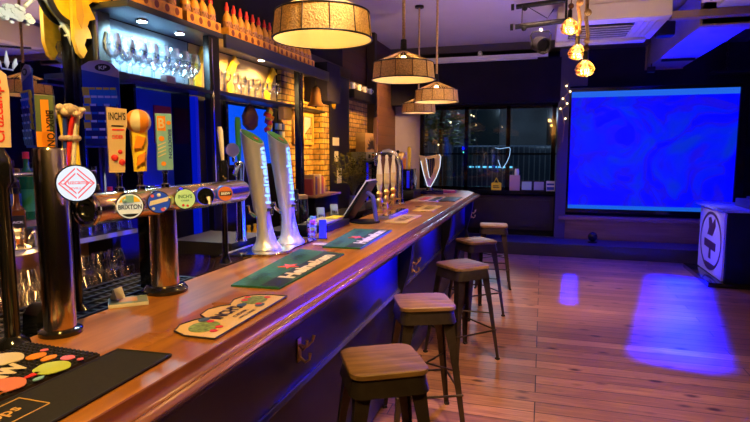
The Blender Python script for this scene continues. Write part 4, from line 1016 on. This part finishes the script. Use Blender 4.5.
MB().box(-.05,-.32,0,.05,.32,.03,bev=.006).build('tray', mat('tray_plastic',(.25,.25,.45),.25), t)
MB().box(-.035,-.30,.031,.035,.30,.034).build('liner', chrome, t)

# card readers on back shelf
t = thing('back_ledge', 'black ledge behind the bar carrying card readers', 'ledge', (0,0,0))
MB().box(-1.98,3.6,1.02,-1.70,5.3,1.06,bev=.004).build('board', black, t)
MB().box(-1.94,3.65,0,-1.74,5.25,1.019).build('cabinet', black, t)
for i,(y,l) in enumerate(((4.30,'left card reader with pale screen on the black ledge'),(4.62,'right card reader with pale screen on the black ledge'))):
    c = thing('card_reader', l, 'card reader', (-1.80,y,1.0605), .5, 'card readers on the black ledge')
    b=MB(); b.at(0,0,.0,rx=-.5); b.box(-.035,.0,-.0,.035,.02,.12,bev=.006); b.at(); b.box(-.03,-.0,0,.03,.07,.02); b.build('body', mat('reader_shell',(.25,.32,.40),.3), c)
    b=MB(); b.at(0,-.001,0,rx=-.5); b.box(-.025,-.002,.06,.025,-.0003,.105); b.build('display', emis('reader_display',(.5,.6,.75),.5), c)
    b=MB(); b.at(0,-.001,0,rx=-.5)
    for r in range(3):
        for q in range(3): b.box(-.02+q*.016,-.003,.012+r*.014,-.01+q*.016,-.0003,.02+r*.014)
    b.build('keypad', black, c)
for i,(x,y,z,w,l) in enumerate(((-1.85,3.80,.26,.07,'black canister behind the right silver tower'),(-1.86,4.02,.20,.06,'lower black canister with tan band behind the bar'))):
    c=thing('canister', l, 'canister', (x,y,1.0605)); MB().lathe([(w,0),(w,z),(w*.9,z+.005)],20).build('body', blackg, c); MB().lathe([(w*.95,z+.006),(w*.95,z+.035),(.001,z+.036)],20).build('lid', black if i==0 else palewood, c)

# hand pumps
def make_pump():
    t=thing('hand_pump','','beer pump')
    b=MB(); b.box(-.045,-.05,0,.045,.05,.02,bev=.004); b.lathe([(.03,.02),(.022,.05),(.032,.075),(.034,.10),(.02,.125),(.026,.15),(.030,.165),(.016,.19)],18); b.build('body', brass, t)
    b=MB(); b.lathe([(.016,.19),(.024,.23),(.027,.30),(.024,.38),(.013,.47),(.016,.485),(.012,.51),(.001,.515)],18); b.build('handle', cream, t)
    b=MB(); b.lathe([(.0255,.24),(.0285,.30),(.0275,.34)],18,cap=False); b.build('handle_band', mat('old_ivory',(.70,.52,.26),.35), t)
    b=MB(); b.tube([(.02,0,.08),(.07,0,.075),(.075,0,.02)],.009,8); b.build('spout', brass, t)
    return t
pm=make_pump()
for k,y in enumerate((4.74,4.98,5.22)):
    o=pm if k==0 else dup(pm,(0,0,0)); o.location=(-1.41,y,1.1005); o['label']='%s cream handled hand pump on a brass base from the left'%ORD[k]; o['group']='three cream hand pumps'
# swan neck font
t=thing('swan_neck_tap','curved chrome font with a long brown wooden tap handle','beer tap',(-1.40,5.42,1.1005))
MB().lathe([(.07,0),(.07,.015),(.045,.03),(.040,.06)],20).build('base', chrome, t)
MB().tube([(0,0,.05),(0,0,.40),(-.015,-.01,.465),(-.055,-.02,.515),(-.11,-.03,.535),(-.17,-.04,.53)],[.036,.036,.038,.040,.040,.034],18).build('neck', chromeb, t)
MB().tube([(-.16,-.04,.53),(-.21,-.04,.53),(-.24,-.05,.50),(-.24,-.05,.40)],[.016,.014,.016,.012],10).build('tap', chrome, t)
b=MB(); b.at(-.24,-.05,.53); b.loft([[(x*w,y_*w,z) for x,y_ in circ(1,12)] for w,z in ((.010,0),(.012,.03),(.022,.10),(.024,.32),(.016,.36))]); b.build('tap_handle', mat('handle_walnut',(.22,.09,.035),.35), t)
b=MB(); b.ball(.045,(.02,.02,.50)); b.build('gold_knob', brass, t)
# coffee machine / dark font
t=thing('dark_drinks_dispenser','dark drinks dispenser with blue side strips left of the harp tap','dispenser',(-1.58,6.35,1.1005))
MB().box(-.14,-.18,0,.16,.2,.09,bev=.01).build('base', black, t)
MB().box(-.12,-.12,.091,.12,.16,.34,bev=.015).build('body', blackg, t)
for x in (-.08,.0,.08): MB().box(x-.015,-.15,.12,x+.015,-.121,.32,bev=.003).build('side_strip', MATS['stand_shell'] if x<.05 else mat('strip_blue',(.02,.03,.6),.3,emit=(0,0,1),es=.4), t)
for x,h_ in ((-.08,.20),(.0,.14),(.06,.24)): MB().at(x,0,.341).lathe([(.014,0),(.02,.04),(.022,h_),(.01,h_+.02)],12).build('tap_handle', (black,orange,yellow)[int((x+.08)/.07)], t)
# harp font
t=thing('harp_font','harp shaped beer tap with white glowing edges at the bar end','beer tap',(-1.40,7.0,1.1005),.18)
MB().box(-.20,-.10,0,.18,.12,.05,bev=.012).build('base', blackg, t)
MB().lathe([(.05,.05),(.04,.075),(.03,.09)],16).build('neck', blackg, t)
OH=harp_outline(.28,.42); IH=[(x*.42+.008,.115+z*.62) for x,z in OH]
b=MB(); b.at(0,0,.09); n=len(OH)
for i in range(n):
    j=(i+1)%n; b.prism([OH[i],OH[j],IH[j],IH[i]],-.03,.03)
b.build('harp_body', mat('harp_gold',(.78,.58,.30),.4,.1), t)
b=MB(); b.at(0,0,.09); b.tube([(x,-.032,z) for x,z in OH[3:]],.005,6); b.tube([(x,-.032,z) for x,z in IH[7:]+IH[:1]],.004,6); b.build('glowing_edge', harpglow, t)
b=MB(); b.at(0,0,.09)
for k in range(6):
    x=-.10+k*.032; b.tube([(x,0,.40),(x*.6+.005,0,.12)],.0025,4)
b.build('strings', brass, t)
MB().at(0,0,.09).prism(IH,.005,.012).build('blue_window', mat('harp_back',(.02,.03,.10),.2), t)

# ------------------------------------------------------------------ bar top mats and cards
def inset(m,u,v):   # bilinear point on quad m (a,b,c,d)
    a,b_,c,d=[Vector(p) for p in m]; return (a*(1-u)+b_*u)*(1-v)+(d*(1-u)+c*u)*v
# near rubber mat with fruit
Q=[(-1.40,.56),(-1.12,.44),(-1.11,1.13),(-1.35,1.15)]
t=thing('rubber_drip_mat','black dimpled rubber mat with colourful fruit print at the near corner','bar mat',(0,0,1.1005))
QQ=[(-1.37,.40),(-1.115,.40),(-1.105,1.12),(-1.36,1.13)]
MB().prism(QQ,0,.008,'xy').build('mat', rubber, t)
b=MB()
for i in range(17):
    for j in range(46):
        p=inset(QQ,(i+.5)/17,(j+.5)/46); b.at(p.x,p.y,.0083); b.box(-.0048,-.0048,0,.0048,.0048,.005,taper=.6)
b.at(); b.build('dimples', mat('dimple_rubber',(.018,.018,.018),.5), t, kind='stuff')
for k,(px_,py_,ru,rv,m,nm) in enumerate(((-1.133,.998,.040,.042,limeg,'lime_print'),(-1.300,1.005,.048,.045,cream,'cream_print'),(-1.150,.885,.045,.045,mat('coral_print',(.72,.22,.15),.45),'coral_print'),(-1.237,1.045,.020,.026,orange,'orange_print'),(-1.195,1.045,.014,.022,orange,'orange_print'),(-1.150,1.060,.018,.016,pink,'pink_print'),(-1.255,1.085,.010,.010,pink,'pink_print'),(-1.112,1.062,.008,.008,pink,'pink_print'),(-1.140,.948,.008,.020,red,'red_print'),(-1.108,.938,.008,.014,skyb,'blue_print'),(-1.125,.845,.010,.018,orange,'orange_print'),(-1.190,.800,.030,.035,orange,'orange_print'))):
    MB().prism([(px_+ru*math.cos(a)*(1+.06*math.sin(5*a)),py_+rv*math.sin(a)) for a in [2*PI*i/22 for i in range(22)]],.0135,.0155,'xy').build(nm, m, t)
b=MB(); b.text('NW',(-1.215,.935,.0135),.12,.062,.002,u=(-.10,1,0),v=(-1,-.10,0),bold=.06)
b.build('lettering', cream, t)
# black runner
QR=[(-1.095,.30),(-.905,.30),(-.925,1.175),(-1.088,1.165)]
t=thing('black_bar_runner','plain black bar runner with small gold framed wording','bar mat',(0,0,1.1005))
MB().prism(QR,0,.006,'xy').build('mat', mat('runner_fabric',(.010,.010,.011),.75,noise=.3,nscale=120), t)
b=MB(); e=[(-1.095,.30),(-.905,.30),(-.925,1.175),(-1.088,1.165)]
for i in range(4): b.tube([(e[i][0],e[i][1],.006),(e[(i+1)%4][0],e[(i+1)%4][1],.006)],.003,6)
b.build('rim', rubber, t)
b=MB()
fx0,fx1,fy0,fy1=-1.075,-.990,.66,.86
for i in range(4):
    P4=[(fx0,fy0),(fx1,fy0),(fx1,fy1),(fx0,fy1)]; a_,c_=P4[i],P4[(i+1)%4]; b.tube([(a_[0],a_[1],.0065),(c_[0],c_[1],.0065)],.0014,5)
b.text('Hopps',(-1.033,.765,.0068),.12,.04,.0006,u=(0,1,0),v=(-1,0,0)); b.build('lettering', mat('gold_thread',(.65,.38,.12),.5), t)
# cider mat (shaped)
t=thing('shaped_cider_mat','cream bar mat with scalloped edge, apples and black lettering','bar mat',(0,0,1.1005))
A=Vector((-.885,1.315)); Bv=Vector((-.895,1.80)); Lc=(Bv-A).length; uu=(Bv-A).normalized(); vvv=Vector((-uu.y,uu.x))
def cm(s,w): p=A+uu*s*Lc+vvv*w; return (p.x,p.y)
outl=[(0,0),(1,0),(1,.05),(.985,.10),(.92,.15),(.80,.165),(.70,.15),(.665,.14),(.62,.165),(.52,.185),(.40,.175),(.345,.14),(.28,.16),(.17,.175),(.06,.155),(.0,.10)]
MB().prism([cm(*p) for p in outl],0,.006,'xy').build('mat', mat('mat_cream',(.72,.50,.22),.55), t)
b=MB(); 
for i in range(len(outl)):
    p,q=cm(*outl[i]),cm(*outl[(i+1)%len(outl)]); b.tube([(*p,.006),(*q,.006)],.0028,5)
b.build('border', lettk, t)
for s,w in ((.18,.09),(.83,.09)): MB().prism([cm(s+.11*math.cos(a),w+.045*math.sin(a)) for a in [2*PI*i/18 for i in range(18)]],.0064,.0074,'xy').build('green_print', mat('mat_green',(.20,.30,.06),.5,noise=.6,nscale=70), t)
for s,w in ((.12,.04),(.20,.045),(.28,.10),(.74,.05),(.80,.12),(.92,.06),(.88,.13)): p=cm(s,w); MB().prism(circ(.012,10,*p),.0076,.0086,'xy').build('apple_print', red, t)
for s,w in ((.30,.13),(.68,.10),(.72,.04)): p=cm(s,w); MB().prism(circ(.016,10,*p,1,1.4),.0076,.0084,'xy').build('blue_print', mat('mat_blue',(.06,.12,.25),.5), t)
b=MB(); p=cm(.49,.105); b.text("INCH'S",(*p,.0066),.15,.05,.0008,u=(uu.x,uu.y,0),v=(vvv.x,vvv.y,0),bold=.04); p=cm(.50,.055); b.text("CIDER",(*p,.0066),.09,.014,.0008,u=(uu.x,uu.y,0),v=(vvv.x,vvv.y,0)); p=cm(.5,.030); b.text("APPLE CIDER",(*p,.0066),.10,.012,.0008,u=(uu.x,uu.y,0),v=(vvv.x,vvv.y,0))
b.build('lettering', lettk, t)
# green mats
for i,(Qd,l) in enumerate((([(-.975,1.90),(-.985,2.66),(-1.27,2.72),(-1.185,1.885)],'dark green bar mat with red star in front of the silver towers'),([(-.955,2.84),(-.975,3.58),(-1.24,3.56),(-1.18,2.83)],'dark green bar mat with red star in front of the till'))):
    t=thing('green_bar_mat',l,'bar mat',(0,0,1.1005),0,'dark green bar mats')
    MB().prism(Qd,0,.008,'xy').build('mat', dkgreen, t)
    b=MB(); q0,q1=inset(Qd,.02,.03),inset(Qd,.98,.03); q2,q3=inset(Qd,.98,.42),inset(Qd,.02,.42); b.prism([(q.x,q.y) for q in (q0,q1,q2,q3)],.0083,.0090,'xy'); b.build('dark_band', mat('mat_band',(.008,.02,.012),.6), t)
    u3=inset(Qd,1,.2)-inset(Qd,0,.2); v3=Vector((-u3.y,u3.x)); c=inset(Qd,.55,.22)
    b=MB(); b.text('Heineken',(c.x,c.y,.0092),.54,.075,.001,u=(u3.x,u3.y,0),v=(v3.x,v3.y,0),bold=.05); b.build('lettering', mat('mat_lettering',(.72,.62,.42),.5), t)
    c=inset(Qd,.48,.56); R5=[(c.x+(.050 if k%2==0 else .020)*math.cos(2*PI*k/10),c.y+(.060 if k%2==0 else .024)*math.sin(2*PI*k/10)) for k in range(10)]
    MB().prism(R5,.0083,.0110,'xy').build('red_star', mat('star_red',(.75,.08,.04),.5), t)
    b=MB(); c=inset(Qd,.75,.72); b.text('LAGER',(c.x,c.y,.0084),.18,.04,.0008,u=(u3.x,u3.y,0),v=(v3.x,v3.y,0)); c=inset(Qd,.2,.75); b.text('BEER',(c.x,c.y,.0084),.14,.04,.0008,u=(u3.x,u3.y,0),v=(v3.x,v3.y,0)); b.build('faint_lettering', mat('faint_green',(.008,.05,.022),.6), t)
# yellow mats at far
for i,(x,y,l) in enumerate(((-1.06,4.25,'nearer of two yellow printed bar mats past the till'),(-1.03,5.12,'farther of two yellow printed bar mats past the till'))):
    t=thing('yellow_bar_mat',l,'bar mat',(x,y,1.1005),0,'yellow bar mats')
    MB().box(-.10,-.27,0,.09,.27,.006,bev=.002).build('mat', mat('mat_yellow',(.72,.48,.12),.55), t)
    b=MB(); b.text("INCH'S",(0,0,.0062),.30,.09,.0008,u=(0,1,0),v=(-1,0,0),bold=.04); b.build('lettering', mat('mat_brown',(.25,.14,.03),.5), t)
t=thing('red_printed_mat','pale printed bar mat with red and black pattern near the harp tap','bar mat',(-1.22,6.15,1.1005))
MB().box(-.16,-.33,0,.14,.33,.006,bev=.002).build('mat', mat('mat_pale',(.62,.45,.38),.5,noise=.5,nscale=14), t)
MB().box(-.10,-.2,.0064,-.02,.2,.0074).build('red_print', red, t)
MB().box(.03,-.28,.0064,.11,.28,.0074).build('black_print', lettk, t)
tag(MB().box(-.10,-.30,0,.10,.30,.006,bev=.002).build('black_printed_mat', rubber, loc=(-1.00,6.20,1.1005)),'plain black bar mat near the far corner of the bar','bar mat')
tag(MB().box(-.12,-.08,0,.12,.08,.03,bev=.006).build('red_tray', mat('red_tray_m',(.50,.06,.04),.4), loc=(-1.22,7.30,1.1005)),'small flat red tray beside the harp tap base','tray')
# leaflet stack
t=thing('leaflet_stack','small stack of white leaflets on the bar beside the rail pillar','leaflets',(-1.405,1.565,1.1005),.75)
MB().box(-.065,-.05,0,.065,.05,.012,bev=.001).build('pages', paper, t)
MB().box(-.063,-.048,.0125,.063,.048,.014).build('cover', mat('cover_teal',(.20,.26,.22),.5), t)
MB().box(-.03,-.03,.0142,.03,.03,.0150).build('cover_picture', mat('cover_pic',(.60,.32,.12),.5), t)
t=thing('folded_card','little folded white card standing behind the leaflets','card',(-1.445,1.56,1.1155))
MB().prism([(-.016,0),(.016,0),(.001,.04),(-.001,.04)],-.02,.02,'xz').build('card', paper, t)

# ------------------------------------------------------------------ brick section and far left wall
struct('wall_left_brick', MB().box(XL,5.10,.86,XL+.04,6.70,2.60), bricks)
struct('wall_left_brick_far', MB().box(XL,7.0,.86,XL+.03,8.00,2.62), bricks)
tag(MB().box(-2.559,5.90,.8605,-2.44,6.10,2.19).build('brick_pier', bricks),'slim brick pier right of the little wall window','brick pier')
t=thing('wall_window_frame','small yellow framed window set in the brick wall','window',(-2.558,5.33,1.72))
b=MB(); b.box(0,0,0,.03,.52,.03); b.box(0,0,.31,.03,.52,.35); b.box(0,0,.03,.03,.035,.31); b.box(0,.485,.03,.03,.52,.31); b.box(0,.25,.03,.025,.265,.31); b.build('frame', mat('window_yellow',(.42,.24,.06),.5), t)
MB().box(0,.036,.031,.006,.484,.309).build('pane', mat('window_lilac',(.40,.36,.50),.2), t)
MB().prism([(.18,.031),(.484,.031),(.484,.22)],.007,.02,'yz').build('rubble_slope', bricks, t)
tag(MB().box(-2.558,5.22,2.085,-2.40,5.89,2.105).build('brick_shelf', black),'thin black ledge above the small wall window','shelf')
t=thing('hanging_bell','copper bell hanging from the canopy by the brick wall','bell',(-2.35,5.50,2.13))
MB().lathe([(.095,0),(.088,.012),(.062,.05),(.052,.13),(.045,.18),(.02,.205),(.001,.21)],24).build('bell_body', mat('bell_copper',(.20,.10,.05),.4,.6), t)
MB().tube([(0,0,.205),(0,0,.27)],.008,8).build('hanger', black, t)
MB().tube([(0,0,.03),(0,0,-.02)],[.004,.012],8).build('clapper', black, t)
t=thing('gold_bracket','gold curved bracket on the wall right of the copper bell','bracket',(-2.487,6.30,2.17))
MB().prism([(0,.40),(.06,.42),(.13,.38),(.12,.22),(.14,.1),(.10,.0),(.05,.02),(.03,.12),(0,.16)],-.012,.012,'yz').build('fret', gold, t)
tag(MB().box(-2.559,6.28,.8605,-2.50,6.98,2.60).build('dark_pillar', mat('pillar_black',(.012,.010,.012),.6)),'wide dark pillar right of the brick wall','pillar')
for i,(y,z,w,h_) in enumerate(((6.36,1.72,.22,.10),(6.42,1.52,.13,.13),(6.50,1.24,.16,.19))):
    tag(MB().box(0,0,0,.004,w,h_).build('paper_notice', paper, loc=(-2.4995,y,z)),('topmost pale notice pinned on the dark pillar','middle pale notice pinned on the dark pillar','lowest pale notice pinned on the dark pillar')[i],'notice')
# plant & books
t=thing('dried_plant','bushy dried plant in a vase before the brick wall','plant',(-2.13,6.08,.8605))
MB().lathe([(.05,0),(.07,.08),(.06,.18),(.045,.25),(.05,.27)],18).build('vase', mat('vase_blue',(.10,.12,.25),.25), t)
b=MB(); random.seed(11)
for k in range(90):
    a=random.uniform(0,2*PI); r=random.uniform(.05,.24); z=random.uniform(.45,.76); 
    b.tube([(0,0,.25),(r*.3*math.cos(a),r*.3*math.sin(a),.42),(r*math.cos(a),r*math.sin(a),z)],.0022,4)
    for q in range(4): b.at(r*math.cos(a)+random.uniform(-.03,.03),r*math.sin(a)+random.uniform(-.03,.03),z+random.uniform(-.07,.03),k,q*1.3); b.box(-.013,-.002,-.006,.013,.002,.006); b.at()
b.build('foliage', foliage, t)
bc=[(.55,.10,.06),(.70,.45,.12),(.20,.10,.30),(.60,.30,.10),(.75,.62,.45),(.45,.08,.20),(.65,.40,.10)]
tag(MB().box(-2.50,5.14,.8605,-2.22,5.80,1.17).build('dark_cupboard', black),'low black cupboard under the books before the brick wall','cupboard')
tag(MB().box(-2.52,5.12,1.1705,-2.18,5.80,1.19,bev=.002).build('wooden_ledge', palewood),'warm wooden ledge carrying the row of books','shelf')
for k,c in enumerate(bc):
    h_=.17+.02*((k*5)%3); t=thing('book','%s book from the left in the row before the brick wall'%ORD[k],'book',(-2.34,5.20+k*.055,1.1905),0,'books before the brick wall')
    MB().box(-.07,0,0,.06,.045,h_,bev=.002).build('cover', mat('book_%s'%ORD[k],c,.5), t); MB().box(-.065,.004,h_,.05,.041,h_+.001).build('pages', paper, t)
# stereo rack
t=thing('stereo_rack','black rack of hi-fi units before the far brick wall','rack',(-2.30,7.10,.8605))
MB().box(-.27,-.10,-.8605,.05,.75,.001).build('cabinet', black, t)
MB().box(-.24,-.05,.0,.0,.70,.09,bev=.005).build('drawer', mat('drawer_grey',(.20,.20,.24),.3), t)
b=MB(); b.box(-.24,-.02,.091,-.0,.0,.66); b.box(-.24,.60,.091,0,.62,.66); b.box(-.24,0,.36,0,.6,.37); b.box(-.24,0,.64,0,.6,.66); b.build('frame', black, t)
MB().box(-.22,.0,.661,-.0,.62,.78,bev=.004).build('amplifier', mat('amp_face',(.18,.19,.22),.3), t)
for k in range(3): b=MB(); b.at(.001,.12+k*.16,.72,ry=PI/2); b.lathe([(.03,0),(.026,.02),(.001,.021)],14); b.build('knob', (black,mat('knob_red',(.35,.10,.05),.4),black)[k], t)
MB().box(-.20,.05,.371,-.10,.56,.60).build('record_box', palewood, t)
MB().box(-.08,.20,.10,-.05,.25,.63).build('blue_spine', MATS['strip_blue'], t)
t=thing('patterned_box','box with leaf pattern standing on the stereo rack','box',(-2.36,7.12,1.6415))
MB().box(-.1,0,0,.04,.60,.26,bev=.004).build('box', mat('pattern_box',(.48,.30,.12),.5), t)
b=MB(); 
for k in range(9):
    a=PI*k/8; b.prism([(.30,.05),(.30+.24*math.cos(a)*.5-.02*math.sin(a),.05+.16*math.sin(a)*.6+.02*math.cos(a)),(.30+.24*math.cos(a),.05+.17*math.sin(a)),(.30+.24*math.cos(a)*.5+.02*math.sin(a),.05+.16*math.sin(a)*.6-.02*math.cos(a))],.0405,.042+.0002*k,'yz')
b.build('leaf_pattern', darkwood, t)
# cup shelf
t=thing('cup_rail','dark sloping beam carrying four small white cups','beam',(-2.50,6.99,2.36))
MB().box(-.06,0,0,.07,.98,.12,bev=.006).build('beam', black, t)
MB().box(-.068,.1,.02,-.06,.2,.10).build('bracket', black, t)
for k in range(4):
    c=thing('white_cup','%s white cup from the left on the dark beam'%ORD[k],'cup',(-2.49,7.10+k*.25,2.4805),0,'white cups on the dark beam')
    MB().lathe([(.03,0),(.036,.09),(.033,.09),(.027,.006),(.001,.005)],16).build('body', white, c)
    MB().tube([(.034,0,.075),(.055,0,.06),(.055,0,.035),(.032,0,.02)],.005,6).build('handle', white, c)
# dark timbers over the brick
tag(MB().box(-2.559,5.10,2.6005,-2.48,6.98,2.72).build('timber_lintel', darkwood),'dark timber lintel over the brick wall behind the canopy','beam')
b=MB()
tag(MB().box(-2.57,7.98,.0,-2.45,8.10,3.41).build('timber_post', darkwood),'dark upright timber between far bricks and boarded wall','post')

# ------------------------------------------------------------------ lights
def light(kind, loc, col, power, size=.1, target=None, spot=None, blend=.5, sy=None):
    l=bpy.data.lights.new('light', kind); l.color=col; l.energy=power
    if kind=='AREA':
        l.size=size
        if sy: l.shape='RECTANGLE'; l.size_y=sy
    elif kind in ('POINT','SPOT'): l.shadow_soft_size=size
    if kind=='SPOT': l.spot_size=math.radians(spot or 60); l.spot_blend=blend
    o=bpy.data.objects.new('light',l); C.objects.link(o); o.location=loc
    if target is not None:
        d=Vector(target)-Vector(loc); o.rotation_euler=d.to_track_quat('-Z','Y').to_euler()
    return o
WARM=(1.,.58,.18)
for x,y,l in PEND: light('POINT',(x,y,ZP-.125),WARM,17,.03)
for x,y,z in ((.145,4.03,2.48),(.205,4.13,2.33),(.245,3.90,2.18)): light('POINT',(x,y,z),(1,.55,.16),8.0,.03)
# warm ceiling spots
light('SPOT',(-.55,.2,3.3),(1.,.60,.15),330,.06,(-1.15,1.4,1.1),58,.8)
light('SPOT',(-.2,1.6,3.3),(1.,.58,.15),150,.06,(-1.1,2.9,1.1),50,.8)
light('SPOT',(-.6,4.2,3.3),(1.,.56,.26),70,.06,(-1.3,5.4,1.1),55,.8)
light('SPOT',(.6,1.2,3.3),(1.,.58,.15),90,.06,(-.6,2.5,.7),34,.8)
light('SPOT',(.4,2.4,3.35),(1.,.64,.36),460,.15,(-.1,3.7,0),64,.9)
light('SPOT',(-.1,5.6,3.35),(1.,.62,.40),480,.15,(.05,6.8,0),64,.9)
light('SPOT',(2.6,4.2,3.35),(1.,.56,.38),28,.15,(2.6,4.6,0),80,.9)
# blue beams
BL=(.0,.002,1.)
for x,y,sx,sy_,pw in ((1.40,6.25,.42,3.3,1500),(.36,6.9,.07,1.5,45)):
    a=light('AREA',(x,y,2.90),BL,pw,sx,(1,1,0),sy=sy_); a.data.spread=math.radians(9 if x>.5 else 4); a.rotation_euler=(0,0,-.2 if x>.5 else -.06)  # area lamps added and shaped to lay blue patches on the floor
for y in (4.7,5.9,7.0): light('SPOT',(3.3,6.2,1.45),BL,7000,.15,(-.90,y,1.0),9,.9)
light('SPOT',(.02,5.98,2.68),BL,280,.06,(-.83,3.6,1.1),40,.9)
light('SPOT',(3.2,4.6,1.50),BL,6000,.15,(-.80,3.3,1.08),9,.95)
light('SPOT',(3.2,4.6,1.60),BL,9000,.22,(-.80,3.3,1.10),13,.95)
light('SPOT',(1.0,9.15,2.75),BL,500,.05,(1.3,9.25,.2),100,.9); light('SPOT',(-.3,9.2,2.3),BL,50,.1,(-.4,9.3,.2),70,.9)
light('SPOT',(1.9,7.9,1.6),BL,900,.05,(1.8,7.7,3.4),80,.8)
light('SPOT',(2.4,7.2,3.2),BL,140,.05,(2.6,7.9,.95),30,.5)
light('SPOT',(1.0,6.7,2.3),BL,90,.05,(.3,6.5,3.4),90,.9)  # blue uplight added to tint the ceiling
light('SPOT',(1.1,7.6,1.6),(1,.8,.8),26,.1,(2.1,8.0,.5),46,.6)  # weak warm lamp added to brighten the booth's white panel
# unseen uplights added to stand in for room light bounced onto the ceiling
light('SPOT',(.5,3.4,.5),(1.,.72,.58),240,.02,(-.7,4.8,3.42),105,.9)
light('SPOT',(.3,6.6,.5),(.80,.62,.80),110,.02,(-.9,7.2,3.42),90,.9)
light('SPOT',(1.2,.2,1.0),(1.,.70,.44),240,.02,(1.7,.9,3.42),80,.9)
# back bar
for y in (2.93,3.25): light('SPOT',(-2.40,y,2.44),(.42,.80,1.),52,.03,(-2.46,y,2.1),160,.5)
light('SPOT',(-2.40,4.1,2.44),(1.,.62,.2),50,.03,(-2.45,4.1,2.1),150,.6); light('SPOT',(-2.40,4.6,2.44),(1.,.72,.32),50,.03,(-2.45,4.6,2.1),150,.6)
light('SPOT',(-1.70,5.45,2.15),(1.,.50,.06),190,.04,(-2.6,5.75,1.85),95,.8)
light('SPOT',(-1.75,7.0,3.2),(1.,.50,.08),260,.05,(-2.6,7.5,1.8),46,.7)
light('AREA',(-2.20,1.9,1.16),(1.,.50,.14),6,.04,(-2.4,1.9,.9),sy=1.4)
light('SPOT',(-1.2,1.2,3.0),(1.,.60,.10),330,.04,(-2.6,2.66,2.42),22,.6)
light('SPOT',(-1.0,3.2,3.3),(1.,.52,.14),150,.04,(-2.3,3.6,2.62),46,.7)
light('SPOT',(-.6,2.0,2.6),(1.,.72,.46),60,.04,(-1.4,2.3,1.6),46,.7)
light('POINT',(-2.3,2.98,1.75),BL,1.6,.04)
light('SPOT',(-.9,.9,3.0),(.0,.03,1.),90,.02,(-2.5,2.0,1.6),40,.8)
light('SPOT',(-1.55,8.2,3.2),(1.,.50,.22),480,.05,(-2.6,8.9,2.1),62,.8)  # unseen lamp added to warm the boarded wall
light('SPOT',(-1.5,1.9,2.9),(1.,.78,.55),28,.03,(-2.3,2.0,1.25),40,.7)  # unseen lamp added to pick out the low shelf tumblers
light('SPOT',(-1.6,3.6,3.0),(1.,.62,.22),80,.03,(-2.2,3.9,.9),22,.6)  # lamp added to brighten the yellow mixer bottles
light('SPOT',(-.9,2.6,3.2),(1.,.86,.66),80,.04,(-1.42,2.78,1.5),18,.6)
light('SPOT',(-.8,1.0,2.6),(1.,.98,.80),260,.03,(-2.6,2.2,2.33),16,.6)  # lamp added to whiten the etched mirror flowers
light('SPOT',(.9,4.4,.5),(1.,.68,.40),260,.02,(1.0,4.9,3.42),62,.8)  # uplight added so the mirror catches a warm ceiling
light('SPOT',(-.9,8.3,2.3),(1.,.85,.65),26,.02,(-.45,9.7,1.1),40,.7)  # lamp added to brighten the yellow sign on the sill
# street
light('POINT',(-1.5,14.5,3.6),(.55,.75,1.),420,.3)
light('POINT',(.6,11.2,3.4),(.5,.7,1.),90,.2)

w=bpy.data.worlds.new('w'); bpy.context.scene.world=w; w.use_nodes=True
w.node_tree.nodes['Background'].inputs[0].default_value=(.02,.02,.03,1); w.node_tree.nodes['Background'].inputs[1].default_value=.35

# ------------------------------------------------------------------ camera
cam=bpy.data.cameras.new('camera'); cam.sensor_width=36; cam.lens=545/750*36; cam.clip_start=.02; cam.clip_end=100
co=bpy.data.objects.new('camera',cam); C.objects.link(co); co.location=(0,0,1.64); co.rotation_euler=(math.radians(90-6.1786),0,math.radians(17.0385))
sc=bpy.context.scene; sc.camera=co
sc.view_settings.view_transform='Standard'; sc.view_settings.look='None'; sc.view_settings.gamma=1; sc.view_settings.use_curve_mapping=False
sc.view_settings.exposure=0.0
